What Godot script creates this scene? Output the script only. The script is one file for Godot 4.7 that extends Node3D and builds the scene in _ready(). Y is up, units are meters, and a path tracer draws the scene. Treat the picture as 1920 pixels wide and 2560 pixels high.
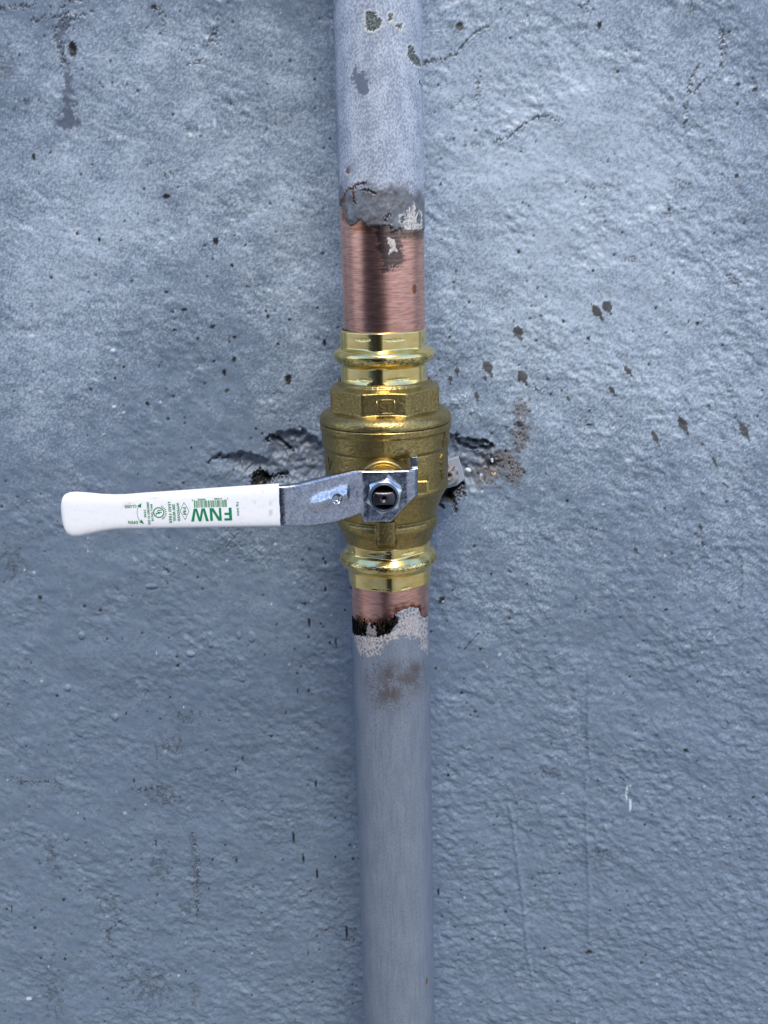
extends Node3D

# metric places of the marks on the wall, in millimetres from the point (0, 1.3) of the wall face
const DROPS := [[153.4, 124, 5.9, 3, -55], [160.8, 127.2, 4.7, 3.4, -60], [96.9, 110.2, 4.8, 3.7, -65], [74.9, 85.2, 5.6, 3.4, -65], [73.1, 77.9, 2, 1.4, -70], [52.6, 83.7, 2.8, 1.7, -85], [47.7, 77.7, 2.6, 1.4, -85], [66.9, 65.1, 3.1, 1.7, -75], [100.2, 78.1, 5.3, 3.6, -62], [177.2, 80.6, 4.4, 1.9, -52], [165.8, 66.8, 3.4, 1.9, -58], [129.1, 67.2, 1.4, 0.9, -60], [134.2, 61, 2.3, 1.2, -65], [219.1, 40.2, 6.5, 3.1, -60], [264.5, 34, 6.2, 2.8, -58], [198.8, 30.8, 5.9, 1.9, -62], [244, 11.4, 4.7, 1.4, -65], [237.5, 53.5, 1.7, 0.9, -60], [149.4, 41.3, 2.2, 0.8, 10], [208.7, -24.2, 1.6, 0.9, -60], [149.9, 52.1, 1.1, 0.8, -40], [157.6, 33.7, 1.1, 0.8, -40], [236, -39.3, 3.4, 1.2, -70], [238.2, -52.8, 3.1, 1.2, -75], [187.2, -55.4, 2.5, 1.2, -60], [253, -6.8, 3.1, 0.9, -40], [118.6, 5.6, 1.9, 0.9, -40]]
const SPECKS := [[-154.7, 144.9, 1.6, 0.9], [-143, 132.1, 2.5, 1.1], [-123.4, 118.9, 1.6, 1.2], [-150.7, 117.7, 1.4, 0.9], [-134.8, 110.9, 0.9, 0.9], [-108.1, 111.4, 1.2, 1.1], [-109, 95.8, 1.6, 1.7], [-124.1, 94.5, 1.2, 0.9], [-117.1, 86, 1.2, 2.5], [-70.6, 80.4, 2.5, 3.7], [-116, 72.8, 1.2, 1.2], [-174.5, 64.5, 1.4, 1.4], [-196.8, 83.8, 1.1, 0.9], [-144.5, 31, 0.9, 0.9], [-152.2, 4.8, 1.4, 0.9], [-185.4, 11.9, 0.8, 0.8], [-84.4, 129.4, 1.1, 1.1], [-83.1, 125.8, 1.1, 1.4], [-67.7, 123.4, 1.2, 0.9], [-96.8, 147.2, 1.1, 0.9], [-106.8, 162.4, 1.2, 1.2], [-76.9, 106.2, 1.1, 0.9], [-96.1, 44, 0.9, 0.8], [-210.2, 146.1, 0.8, 0.8], [-189.6, 91.9, 0.8, 0.8], [-136.1, 90.6, 0.8, 0.8], [-155.2, 69.6, 0.9, 0.9], [-147.9, 53.6, 0.9, 0.9], [-47.1, 131.2, 1.1, 1.1], [-43.2, 106.6, 1.1, 2.2], [-33.1, 117.1, 0.9, 0.8], [-206.6, 308.1, 2.6, 4.7], [-150.1, 210.6, 2.3, 1.4], [-199.4, 181.9, 1.2, 1.4], [-214.6, 186.5, 1.2, 1.1], [-117.6, 179.1, 2.2, 2.5], [-240.1, 238.9, 1.2, 2.2], [-42.5, 169.2, 1.1, 0.9], [-34.7, 246.7, 0.8, 0.8], [-150.2, 333.5, 2.2, 1.6], [-96.5, 176, 0.9, 0.8], [121.2, 64.6, 0.9, 0.8], [110.1, 104.2, 0.9, 0.8], [97.8, 86.9, 0.8, 0.6], [85.6, 127, 0.8, 0.6], [149.7, 153, 0.9, 0.8], [50.2, 147, 0.9, 0.8], [134.8, -16.6, 1.2, 1.1], [232.9, -223.9, 2, 1.6], [39.6, -92.6, 2.3, 2.6], [42.1, -89.8, 0.9, 0.9], [48.1, -84.6, 0.8, 0.6], [34.6, -148.4, 0.6, 1.2], [43.9, -231.9, 0.9, 0.9], [202.5, -94.3, 0.8, 0.9], [212, -104.3, 1.6, 0.8], [77.8, -72.6, 0.9, 1.1], [-82.5, -293.5, 0.9, 5.2], [-75.4, -312.8, 0.7, 4.3], [-64.5, -327, 0.9, 4.2], [-129.9, -313.5, 0.7, 2.4], [-126.1, -232.4, 0.7, 2.4], [-207.6, -238.9, 0.5, 2.1], [-149, -311.3, 1, 1], [-48.9, -311.8, 0.7, 1.4], [-42.2, -383.5, 0.9, 6.6], [-74.7, -401.6, 0.7, 1.6], [-154.1, -339.3, 0.5, 1.4], [-277.8, -401.8, 0.7, 1.7], [-317.9, -353.5, 0.3, 2.8], [-178.2, -417.5, 0.7, 1.7], [-194.8, -296, 0.3, 3.1], [-34.7, -313.8, 0.5, 2.1], [-62.5, -246.2, 0.7, 2.8], [-12.6, -282.3, 0.5, 0.5], [160.2, -407.7, 2.3, 1.6], [203, -289.6, 0.9, 0.9], [288.8, -313.6, 0.9, 0.9], [43.5, -240.7, 0.7, 1.7], [34.7, -346.8, 0.9, 3], [134.6, -333.1, 1.2, 0.9], [42.8, -357.2, 0.7, 0.7], [-62.6, -108.5, 1.1, 3.3], [-42.6, -125.6, 0.8, 2.9], [-87.7, -109.2, 0.5, 1], [-65.3, -93.4, 0.7, 1.3], [-96.9, -85.1, 0.7, 0.8], [-74.7, -129.7, 0.8, 0.8], [-53.8, -110, 0.8, 0.8], [-60.3, -49.7, 0.7, 1.3], [-48.4, -60.6, 0.7, 2.1], [-49.4, -81.9, 0.8, 2.4], [-83.8, -183.4, 0.7, 1.3], [-65.1, -164.9, 0.7, 2.1], [-73.8, -165.2, 0.5, 1.6], [-47.3, -125.9, 0.7, 1.6], [-267.7, -83.1, 1.5, 1.3], [-282.9, -140.9, 0.7, 0.7], [-280.1, -137, 0.7, 0.7], [-209.8, -181.3, 0.8, 1.3], [-120, -222.5, 0.7, 2.1], [-49.9, -57.2, 0.7, 1.6], [-34.7, -98.9, 0.8, 1], [246.3, 275.9, 1.6, 1.1], [258.2, 272.2, 1.9, 1.4], [248.3, 215.5, 1.6, 1.4], [150.1, 315.8, 1.6, 2.2], [55.4, 316.9, 2.6, 2.6], [42, 214.6, 1, 1], [99.5, 200.9, 0.8, 0.8], [143.4, 203.5, 0.8, 0.8], [103.3, 198.6, 0.6, 0.6]]
const FLECKS := [[-198.9, 62.9, 1.4, 0.9], [-192.5, 58.2, 1.2, 0.8], [-208.3, 42.6, 1.2, 0.6], [-164.6, 65.5, 0.8, 0.8], [-189.9, 136.6, 0.3, 2.8], [-196.3, 104.1, 1.7, 1.1], [-254.4, 115.9, 2.2, 1.1], [-113.6, 258.3, 0.9, 3.1], [-124.1, 256.2, 0.8, 1.4], [-130.8, 250.9, 1.4, 1.7], [-106.8, 252.5, 1.2, 1.4], [-181.8, 239.3, 0.8, 0.8], [-277.4, -61.3, 0.8, 1.1], [-182.1, -130.7, 0.5, 1.5], [-163.6, -176.5, 0.5, 1.1], [-91.1, -92.8, 0.8, 0.7], [-227.5, -46.9, 0.5, 1.1], [250.8, -128.3, 0.8, 1.1], [241.7, -140.6, 0.8, 0.6], [-254.9, -266.2, 0.7, 0.7], [-312.4, -440.5, 2.4, 1.6], [-200.4, -261.3, 0.9, 0.7], [187, -259.7, 0.9, 5.9], [190.2, -271.2, 0.7, 5.9], [135.6, -259.8, 1, 0.7], [232.8, 40.2, 2.2, 1.4], [237.7, 278.8, 1.6, 1.1], [40.8, -93.5, 0.6, 1.1]]
const CRACKS := [[29.3, 293.2, 38.7, 295.7, 52.4, 298.5, 56.8, 304.1, 64, 311.3, 69, 314.6, 75.5, 316.8], [79.3, 242.5, 89.6, 245.1, 96.8, 251.2, 107, 257.2, 115.8, 258.4, 124.6, 254.1], [232.7, 313.8, 233.8, 305.7, 235.4, 296.3, 234.2, 285.4], [217.4, 287.8, 212.8, 279.1, 211.2, 265.4, 210.9, 248.7], [223.6, 280.2, 218.8, 274.8, 216.1, 270.8], [137.6, 330.4, 139.8, 326.4, 144.2, 323.6], [69, 287.6, 67.6, 279.4, 69.5, 272.5], [-253.2, 334.8, -241.9, 335.6, -229.3, 336.9], [-233.1, 326.8, -213.3, 328.8, -203.7, 327.5, -192.2, 330.7], [-208.1, 340.3, -202, 338.4, -195.4, 338.7], [-212.7, 335.2, -207.5, 331.2, -212.2, 326.1, -205.8, 319.5], [-110.6, 318.8, -109.3, 312.9, -109.2, 307], [-110.6, 318.8, -114, 309.1], [-128.9, 296.8, -121.7, 298.7, -118.8, 300.6], [-218.8, 322.4, -217.5, 314.5, -214, 306.6, -214.3, 296], [-310.7, -232.8, -294.7, -239.4, -279.9, -239.1, -272.4, -237.9, -266.4, -243.2], [-211.9, -246.6, -197.2, -248, -187.7, -245.1], [-227.1, -366.2, -241.5, -377.9, -237.2, -395.8], [-164.5, -287.3, -161, -306.4, -163.6, -347.1, -165.6, -364.5], [57.8, -133.1, 63.5, -125.5, 67.8, -121.3], [-147.5, 332.6, -142.5, 323.4], [245.3, 147.3, 254.6, 140.5], [104, 73.1, 110.1, 69.2, 114.7, 66]]
const RUNS := [[93.4, -270.8, 99.3, -315.1, 104.4, -354, 108.8, -413.8, 112.9, -428.5], [153.7, -237.3, 154.3, -278.6, 159.2, -342.4, 159.9, -396.1], [154.9, -152.7, 154.3, -195, 156.9, -236.6], [270.4, -65.6, 271, -102.4], [-51.6, -337, -48, -402.9, -45.8, -459.7], [-276.3, -288.6, -287.6, -396.7]]
const BUMPS := [[270.6, -101.9, 2.8, 2.2], [235, -133.9, 2, 5], [251.9, -104.5, 2.2, 2.2], [238.8, -50, 0.3, 0.3], [-107.5, -119, 2.8, 3.9], [-139.5, -121, 2, 5.7], [-116.3, -152.3, 2.9, 2.9], [-238.8, -115, 2.3, 2.6], [-253.4, -158.4, 2.3, 2.3], [-218.5, -183.8, 2.6, 2.3], [-266.3, -287.8, 2.1, 2.8], [-237.7, -408.1, 2.3, 3.5], [237.2, -11.2, 2.2, 2.2], [98.6, 46.4, 2.5, 3.1], [-181.5, -75.7, 4.2, 1.6], [-117.5, -117.9, 1.6, 2.6], [265.9, -197.8, 1.9, 3.1], [-155.3, -132.3, 3.3, 1.6]]
const GRIME_AND_SHADE := [[210.7, 211.3, 6.4, 4.5], [201.2, 190, 6.7, 2.6], [176.8, 160.8, 5.4, 2.6], [48.4, 243.4, 4.1, 3.2], [64.6, 240.2, 9.6, 1.8], [50.1, 266.8, 7.3, 2.9], [206.5, 172.4, 4.8, 1.9], [229.7, 216.6, 4.1, 1.9], [208.1, 220.7, 2.6, 4.1], [152.1, 210.5, 11.2, 1.9], [213.4, 326.2, 5.4, 7], [-252.9, 298.2, 7.8, 12.5], [-157.5, 233.3, 7.8, 2.8], [-131.6, 255.3, 6.9, 4.1], [-146.6, 225.4, 6.2, 2.8], [-159.1, 192.3, 4.1, 2.2], [-238.1, 276.5, 6.2, 3.1], [-251.7, 268.7, 7.2, 2.8], [-73.7, 301, 6.2, 1.9], [217.5, 39.7, 0.3, 0.3], [176.8, 160.4, 5.3, 1.9], [205.5, 143.1, 7.2, 3.4], [-177.6, -210.1, 13, 9.8], [-162.1, -184.3, 9.8, 6.5], [-193, -318.3, 10.4, 15.7], [-210.8, -430.2, 19.1, 20.9], [-172.4, -440.3, 4.5, 13.9], [-165.2, -327.6, 3.8, 31.3], [-280.7, -305.4, 5.2, 15.7], [-291.5, -437.2, 8.7, 20.9], [-235.7, -353.9, 10.4, 8.7], [-174.9, -359.8, 5.2, 7], [-285.2, -54.2, 9.8, 13], [-102.8, -127.2, 0.3, 0.3], [-186.4, -253.4, 13.9, 10.4], [166.5, -314.7, 13.9, 5.2], [125.6, -240.7, 10.4, 5.2]]  # mostly grime; two patches right of the upper pipe paint a ledge's shadow
const POLYS := [[-134.9, 18.8, -125.4, 26.5, -117.2, 24.6, -113.1, 27.5, -102.3, 25.9, -94.1, 23.1, -90.4, 31.6, -87.6, 38, -77.8, 41.7, -68.1, 43.5, -60.5, 42.6, -54.2, 37.9, -48, 33.2, -29.1, 21.6, -29.7, 1.8, -55.8, -4.3, -81.9, -6.4, -98.6, -3.3, -103.4, 4.1, -111.7, 7.7, -119.6, 15.1, -127.2, 18], [31.4, 37.7, 47.8, 36.6, 53.8, 36, 61.7, 32.7, 72.6, 31.2, 79.3, 26.8, 81.7, 19.2, 86, 11.7, 82.4, 2.3, 70.2, -6.8, 56.7, -12.8, 39.4, -12.4, 31, 0.4], [41.4, -3.1, 45.4, -4.2, 52.5, -2.8, 57.6, 0.1, 57.9, -1.9, 54, -5, 52.7, -8.1, 49.7, -9.8, 49.8, -16.3, 46.9, -16, 42.8, -14.6, 38, -15.3, 34.7, -15.7, 34.8, -5.6], [-101.3, 8.1, -95.3, 12.3, -90.2, 9.8, -85.9, 4.4, -90.6, 1.8, -92.1, -3.5, -101.2, -3.2], [-212, 328.1, -205.9, 326.7, -211.5, 318.3, -212.8, 311.8, -212.1, 299.9, -209.3, 289.3, -210.4, 277.3, -210.8, 265.2, -206.2, 260.3, -214.4, 256.4, -222.2, 257.3, -222.7, 260, -216.5, 265.3, -214.8, 280, -213.4, 294.7, -215.9, 309.2, -215.3, 319.7]]
const CREVICES := [[-89, 34.2, -87.6, 36.7, -82.5, 37.6, -79.4, 34.9, -75.7, 31.2, -70.8, 26.2], [51.4, 34.8, 53.8, 29.2, 61.7, 25.9, 66.5, 24.6], [61.1, 32.1, 67.8, 31, 73.8, 30.6, 78.7, 27.4], [57.1, -2.2, 56.5, -10.5], [54, -4.7, 54.2, -8.6, 52.7, -12.5], [49.7, -9.8, 50, -16.3, 50.1, -21.6], [38.5, -15.8, 39.8, -18.5, 41.3, -18.5], [-90.4, 5.8, -82.6, 7, -74.1, 8.4], [69.6, 25.7, 73.8, 26.3]]
const LUMPS := [[50.9, 60.5, 9.2, 4.9, 1.6], [63.6, 53.5, 4.3, 2.8, 1.4], [69.6, 49.1, 2.5, 3.7, 1], [57, 63.4, 3.7, 3.1, 0.8], [99.2, 46, 2.8, 3.7, 0.9], [105.7, 54.4, 3.1, 3.7, 0.7], [-100.3, 14.7, 7.8, 3.9, -1], [-126.3, 10.7, 10.4, 3.9, 1.2], [-74.4, 17.4, 9.1, 5.9, 0.8], [-119.7, -39.2, 9.8, 11.4, 1.3], [-100.9, -55.1, 14.7, 8.2, 1.2], [-74.3, -50.5, 9.8, 6.5, 0.9]]
const PITTED := [[99.7, 53.3, 6.8, 10.5], [99.2, 36.2, 8, 10.5], [97.5, 25.1, 3.7, 4.3], [88.5, 12.9, 10.5, 11.7], [73.8, 6.9, 11.7, 10.5], [95.2, 6.4, 7.4, 9.9], [82.4, 18, 10.5, 6.8]]
# places on the pipes: millimetres round the pipe from its front line, and up from 1.3 m
const UPPER_EDGE := [[-37.5, 202.6, -31, 201.6, -28.2, 200, -28.9, 197.5, -27.4, 195, -24, 191, -20.2, 189.7, -17.4, 191, -15.5, 192.7, -13.6, 193.8, -11.9, 191.9, -8.7, 189.1, -6.5, 190.1, -4.2, 189.8, -1.4, 189, 1.7, 189.3, 4.8, 188.7, 5, 187.4, 4.1, 186.7, 4.5, 184.9, 7.1, 185.1, 8.5, 185.9, 11.2, 186.4, 15.3, 185.9, 32.7, 186.2]]
const UPPER_CHIPS := [[-6.9, 311.8, -4.2, 312.3, -1.7, 311.6, -0.3, 308.6, 2.4, 307.4, 1, 303.3, -2.5, 301.1, -6.4, 301.7, -7.3, 305.9], [6.2, 310.6, 9.2, 310.4, 8.7, 308.3, 7.1, 306, 6.2, 307.8], [9.6, 305.2, 11.8, 304.8, 14.6, 305.8, 15.2, 304.5, 13.4, 301.4, 11.7, 303.4], [19.6, 293.7, 23.3, 293.4, 25.2, 289.4, 31.5, 286.6, 33.7, 282.5, 26, 282.9, 21.2, 284.9, 18.2, 288], [11.4, 194.9, 13.7, 195.1, 15, 192.8, 12.7, 190.4, 11.5, 192.4], [12.5, 190.4, 14.7, 186.3, 12.1, 186.7], [27.4, 197.5, 29.5, 195.5, 30, 189.9, 24, 190.1, 24, 193.6]]
const UPPER_BARE := [[-14.5, 284.2, -12.9, 278.5, -9.1, 279.2, -6.2, 272.6, -6.3, 266.5, -9.5, 264.7, -12.7, 267.2, -17.8, 277]]
const UPPER_WHITE := [[16.6, 200.2, 18.6, 200.5, 18.8, 195.7, 21.5, 204.1, 23, 203.1, 23.3, 195.6, 31.6, 197.4, 31.2, 185.8, 13.5, 186.4, 14.5, 190.3, 16.8, 193.8], [2.8, 182.2, 5.2, 182.6, 7.8, 180.8, 8.3, 176.5, 10.2, 174.9, 9.3, 173.5, 6.1, 173.6, 3.9, 172.1, 3.2, 173.7, 4.5, 175.6, 3, 179.7]]
const UPPER_CRACKS := [[-33.9, 203.3, -26.7, 208, -23, 211.9, -19.3, 211.9, -16, 214.3, -13, 214.9, -9.9, 215.5], [-19.3, 211.9, -18.1, 207.4, -18.5, 205.4, -17.6, 203.4], [-11.9, 211.2, -7.6, 210.6, -4, 208.8], [1.8, 193.2, 2.6, 194.6, 4.4, 196.1], [-2.4, 189.3, 1.7, 189.4, 5.3, 188.9, 4.4, 184.6, 7.9, 185.8, 11.2, 187.4], [29.8, 274.1, 33.2, 272]]
const UPPER_TONGUE := [[-3.9, 189.8, 1.2, 190.2, 5.3, 188.6, 10.7, 186, 11.1, 180.9, 13.2, 170.3, 12.5, 164.2, -0.4, 162.6, -4, 186.8], [10.7, 186.5, 34.4, 185.7, 34.2, 182.1, 11.1, 182.4]]
const LOWER_EDGE := [[-41.8, -76.2, -32.7, -74.9, -27.8, -75.5, -23.1, -72.3, -19.6, -71.1, -18.1, -72.2, -10, -71.4, -5, -70, -1.5, -68.5, 2.1, -66, 4.5, -63.1, 8.8, -61.2, 14.6, -60.8, 20.6, -62.9, 23.2, -69.2, 27.3, -72, 34.1, -73.4]]
const LOWER_BURNT := [[-41.8, -75.6, -18.1, -70.8, -9.9, -70.7, -1.5, -67.7, 2.7, -65.4, 5.6, -66.9, 4.3, -71.1, 0.7, -75.3, -1.7, -78.3, -8.9, -80.9, -17.7, -81.4, -33.6, -85.4, -41.8, -84.6]]
const LOWER_WHITE := [[-33.6, -86.1, -19.2, -82, -16.6, -70.5, -14.4, -67.6, -13.9, -73.1, -11.2, -71.5, -10.2, -79.5, -7.7, -80.8, -1.7, -78.3, 3.7, -73.5, 4.4, -66.1, 9.3, -63, 19.8, -62.6, 22.2, -70.2, 31.3, -74.3, 32, -100.2, 25.6, -94.7, 21.9, -85.8, 10.3, -79.3, 5.4, -79.3, 1.8, -81.5, -4.8, -84, -7.9, -88, -8, -92.4, -14.5, -95.3, -22.3, -97.1, -29.5, -92.9], [23.6, -90.8, 26.8, -90.6, 25.6, -95.3, 22.6, -93.7]]
const LOWER_STAINS := [[-1.1, -108, 7.7, 8.9], [17.4, -105.6, 7.7, 5.4], [7.2, -113.7, 20.2, 11.9], [-2.6, -120.8, 13.1, 11.3], [-15.9, -117.9, 4.2, 10.1], [-16.4, -110.3, 3.6, 3.6], [19.7, -112, 4.8, 4.8]]
const UPPER_STAINS := [[19.2, 214.1, 4.6, 3.4], [1.1, 209, 11.4, 4.6], [8.3, 202.9, 11.4, 4.6], [-23.6, 222.5, 3.4, 2.9], [-7.5, 194.3, 5.7, 3.4]]
const UPPER_LUMPS := [[-22.9, 197.5, 4, 7.4, 0.7], [-12.8, 201.4, 6.3, 9.7, 0.6], [-7.5, 193.4, 5.1, 4.6, 0.5], [-10.2, 213.1, 4.6, 3.4, 0.3], [-20.9, 208.4, 2.9, 3.4, 0.5], [8.4, 210.3, 1.6, 1.6, 0.5], [-22.5, 222.8, 2.9, 2.3, -0.3], [2.9, 198.1, 8, 8.6, 0.3], [6.9, 188.1, 4, 3.4, 0.5], [-23.6, 222.5, 2.3, 2.3, -0.4]]
# profiles, mm above the 1.3 m line: [height, radius, share of the hexagon or octagon]
const TOP_END := [[124.3, 26.7, 0.6], [124.2, 27.6, 0.9], [123.6, 28.3, 1], [113.4, 28.3, 1], [112.6, 28.9, 0.5], [112.2, 29.6, 0.1], [111.3, 31.6, 0], [110.0, 32.9, 0], [108.4, 33.5, 0], [106.8, 33.4, 0], [105.2, 32.8, 0], [103.6, 31.6, 0], [102.2, 30.0, 0], [101.6, 29.2, 0.3], [100.9, 28.3, 1], [93.0, 28.3, 1], [91.6, 28.8, 0.6], [90.2, 29.4, 0]]
const LOW_END := [[-16.5, 29.2, 0], [-18.5, 29.0, 0.6], [-19.5, 28.4, 1], [-24.4, 28.4, 1], [-25.2, 29.4, 0.3], [-25.8, 30.4, 0], [-27.4, 31.6, 0], [-29.2, 32.9, 0], [-30.8, 33.6, 0], [-32.4, 33.4, 0], [-34.2, 32.6, 0], [-35.6, 31.4, 0], [-36.8, 30.2, 0], [-37.4, 29.2, 0.4], [-38.0, 28.4, 1], [-47.4, 28.2, 1], [-48.2, 27.7, 0.9], [-48.4, 26.7, 0.6]]
const CAP := [[91.0, 29.6, 0], [90.4, 30.8, 0], [88.6, 31.4, 0], [87.6, 32.6, 0.2], [86.6, 36.0, 0.8], [85.6, 37.3, 1], [72.8, 37.6, 1], [72.0, 38.2, 0.5], [71.2, 39.4, 0], [70.0, 41.4, 0], [68.6, 42.8, 0], [67.0, 43.6, 0], [65.2, 44.0, 0], [63.6, 43.9, 0], [63.2, 43.2, 0]]
const BODY := [[62.9, 43.2], [62.5, 43.7], [58.8, 43.6], [58.2, 42.9], [57.6, 42.7], [47.8, 42.6], [46.8, 41.9], [46.0, 41.0], [45.2, 41.3], [22.0, 41.2], [20.2, 41.5], [18.6, 41.2], [17.0, 40.0], [12.0, 37.2], [6.0, 34.9], [1.0, 33.7], [-1.2, 33.3], [-3.0, 34.2], [-6.0, 34.3], [-7.6, 33.8], [-9.0, 33.0], [-12.0, 31.2], [-16.0, 30.0], [-18.4, 29.7], [-19.0, 28.6]]
# nicks by the press jaws: across, height, half width, half height (mm)
const TOP_JAWS := [[-14.0, 119.8, 5.5, 1.0], [7.0, 119.6, 7.0, 0.8], [-13.5, 94.2, 5.6, 1.4], [9.0, 94.4, 8.0, 1.1], [25.5, 118, 0.8, 2.0], [27, 97, 0.9, 2.0]]
const LOW_JAWS := [[-5.5, -21.5, 8.0, 0.9], [14.5, -21.6, 6.0, 1.4], [-24.0, -22.0, 1.2, 1.8], [-6.0, -46.2, 7.5, 0.6], [12.0, -46.0, 4.5, 0.9], [-25.5, -45.0, 1.0, 1.4]]
# lever stations: x, z of the mid line, top, bottom (mm from the stem axis; z from the pipe axis)
const LEVER := [[19.0, 44.0, 20.5, -3.0], [19.2, 57.0, 20.5, -3.0], [19.1, 57.6, 14.6, -3.0], [18.7, 61.5, 14.5, -3.0], [17.4, 63.4, 14.5, -3.4], [15.0, 64.3, 14.5, -6.2], [4.6, 64.4, 14.5, -17.4], [3.4, 64.4, 14.5, -18.2], [-12.4, 64.4, 14.8, -18.2], [-13.6, 64.5, 14.9, -17.4], [-14.6, 64.7, 15.0, -12.6], [-16.0, 65.0, 15.0, -12.4], [-19.0, 66.2, 15.0, -13.2], [-32.0, 72.6, 13.9, -15.6], [-46.0, 80.0, 12.3, -15.3], [-52.0, 83.0, 11.6, -14.5], [-60.0, 85.4, 11.3, -13.2], [-66.0, 85.6, 11.3, -12.6], [-90.0, 85.6, 10.0, -11.0]]
# sleeve: x, top, bottom, half thickness (rows by falling x)
const SLEEVE := [[-65.0, 12.5, -13.6, 3.7], [-100.0, 11.0, -13.2, 3.7], [-124.0, 9.8, -13.0, 3.7], [-145.0, 8.9, -12.8, 3.7], [-158.0, 8.2, -12.7, 3.7], [-164.0, 8.2, -12.8, 3.8], [-172.0, 8.7, -13.6, 4.0], [-180.0, 9.7, -15.2, 4.4], [-187.0, 10.4, -16.6, 4.6], [-191.0, 10.2, -16.6, 4.5], [-193.5, 9.2, -15.2, 4.2], [-196.0, 8.0, -13.0, 4.0]]
const SMUDGES := [[-70.5, 2.4, 1.4, 2.6, 0.5], [-70.2, -3.6, 1.8, 2.2, 0.9], [-79.5, 3.0, 2.2, 0.8, 0.5], [-76.0, -0.3, 5.0, 0.4, 0.4], [-155.5, 4.6, 4.4, 2.2, 0.55], [-140.0, 8.4, 6.0, 1.0, 0.4], [-74.0, 10.2, 2.4, 0.7, 0.6], [-139.0, -11.6, 3.0, 0.5, 0.7], [-110.0, 10.0, 9.0, 0.5, 0.35]]
# stones in the mortar: x, y (mm from the 1.3 m point), width, height (m), colour, depth z (m), turn
const CHIPS := [[80.0, 5.0, 0.0042, 0.0046, 0.52, 0.36, 0.22, -0.003, 0.4], [60.5, 8.6, 0.0046, 0.0030, 0.60, 0.62, 0.62, -0.003, -0.4], [78.5, 15.5, 0.0020, 0.0040, 0.55, 0.57, 0.58, -0.003, 0.3]]
# where the chalky film on the paint lies thickest: x, y, half width, half height (mm), cover
const FILM := [[164, 233, 150, 146, 1.07], [58, 260, 104, 104, 0.63], [141, 82, 132, 104, 0.76], [268, 45, 70, 104, 0.51], [270, -100, 56, 90, 0.38], [91, -77, 90, 70, 0.44], [-232, 169, 90, 115, 1.02], [-119, 239, 97, 90, 0.7], [-62, 146, 49, 80, 0.56], [-256, 57, 42, 56, 0.44], [-59, 52, 42, 63, 0.38], [147, -213, 56, 56, 0.19], [280, -278, 42, 70, 0.25], [-162, 312, 111, 38, 0.44], [-98, -46, 56, 21, 0.32]]
# pale ash fingers in the soot: round the pipe, top, half width (mm)
const SOOT_GAPS := [[-15.5, -69.5, 1.9], [-11.6, -72.5, 1.5], [-20.5, -80.0, 1.2], [-4.0, -81.0, 1.5]]

var taken := {}
var rng := RandomNumberGenerator.new()
const PIPE_Z := 0.080            # the pipe's axis stands 80 mm off the wall face
const TUBE_R := 26.6             # bare copper, mm
const AXIS_Y := 1.300

# ---------------------------------------------------------------- scene tree
func numbered(called: String) -> String:
	if not taken.has(called):
		taken[called] = 0
		return called
	taken[called] += 1
	return "%s_%03d" % [called, taken[called]]

func tag(o: Node3D, label: String, category: String, group := "") -> void:
	o.set_meta("label", label)
	o.set_meta("category", category)
	if group != "":
		o.set_meta("group", group)

func thing(called: String, label: String, category: String, at := Vector3.ZERO, group := "") -> Node3D:
	var o := Node3D.new()
	o.name = numbered(called)
	add_child(o, true)
	o.position = at
	tag(o, label, category, group)
	return o

func part(called: String, mesh: Mesh, mat: Material, parent: Node3D, at := Vector3.ZERO, label := "") -> MeshInstance3D:
	var o := MeshInstance3D.new()
	o.name = called
	o.mesh = mesh
	o.material_override = mat
	o.cast_shadow = GeometryInstance3D.SHADOW_CASTING_SETTING_ON
	parent.add_child(o, true)
	o.position = at
	if label != "":
		o.set_meta("label", label)
	return o

# ---------------------------------------------------------------- helpers
func noise(s: int, feature_mm: float, octaves := 1, kind := FastNoiseLite.TYPE_SIMPLEX) -> FastNoiseLite:
	var n := FastNoiseLite.new()
	n.seed = s
	n.noise_type = kind
	n.frequency = 1.0 / feature_mm
	if octaves > 1:
		n.fractal_type = FastNoiseLite.FRACTAL_FBM
		n.fractal_octaves = octaves
	else:
		n.fractal_type = FastNoiseLite.FRACTAL_NONE
	return n

func lin(r: float, g: float, b: float) -> Color:
	return Color(r, g, b).linear_to_srgb()

func metal(r: float, g: float, b: float, rough: float, vcol := false) -> StandardMaterial3D:
	var m := StandardMaterial3D.new()
	m.albedo_color = Color.WHITE if vcol else lin(r, g, b)
	m.vertex_color_use_as_albedo = vcol
	m.metallic = 1.0
	m.roughness = rough
	return m

func matte(r: float, g: float, b: float, rough: float, vcol := false) -> StandardMaterial3D:
	var m := metal(r, g, b, rough, vcol)
	m.metallic = 0.0
	return m

func grain_normal(feature: float, strength: float, s: int) -> NoiseTexture2D:
	var t := NoiseTexture2D.new()
	t.width = 512
	t.height = 512
	t.seamless = true
	t.as_normal_map = true
	t.bump_strength = strength
	var n := FastNoiseLite.new()
	n.seed = s
	n.noise_type = FastNoiseLite.TYPE_SIMPLEX
	n.frequency = 1.0 / feature
	n.fractal_octaves = 3
	t.noise = n
	return t

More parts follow.
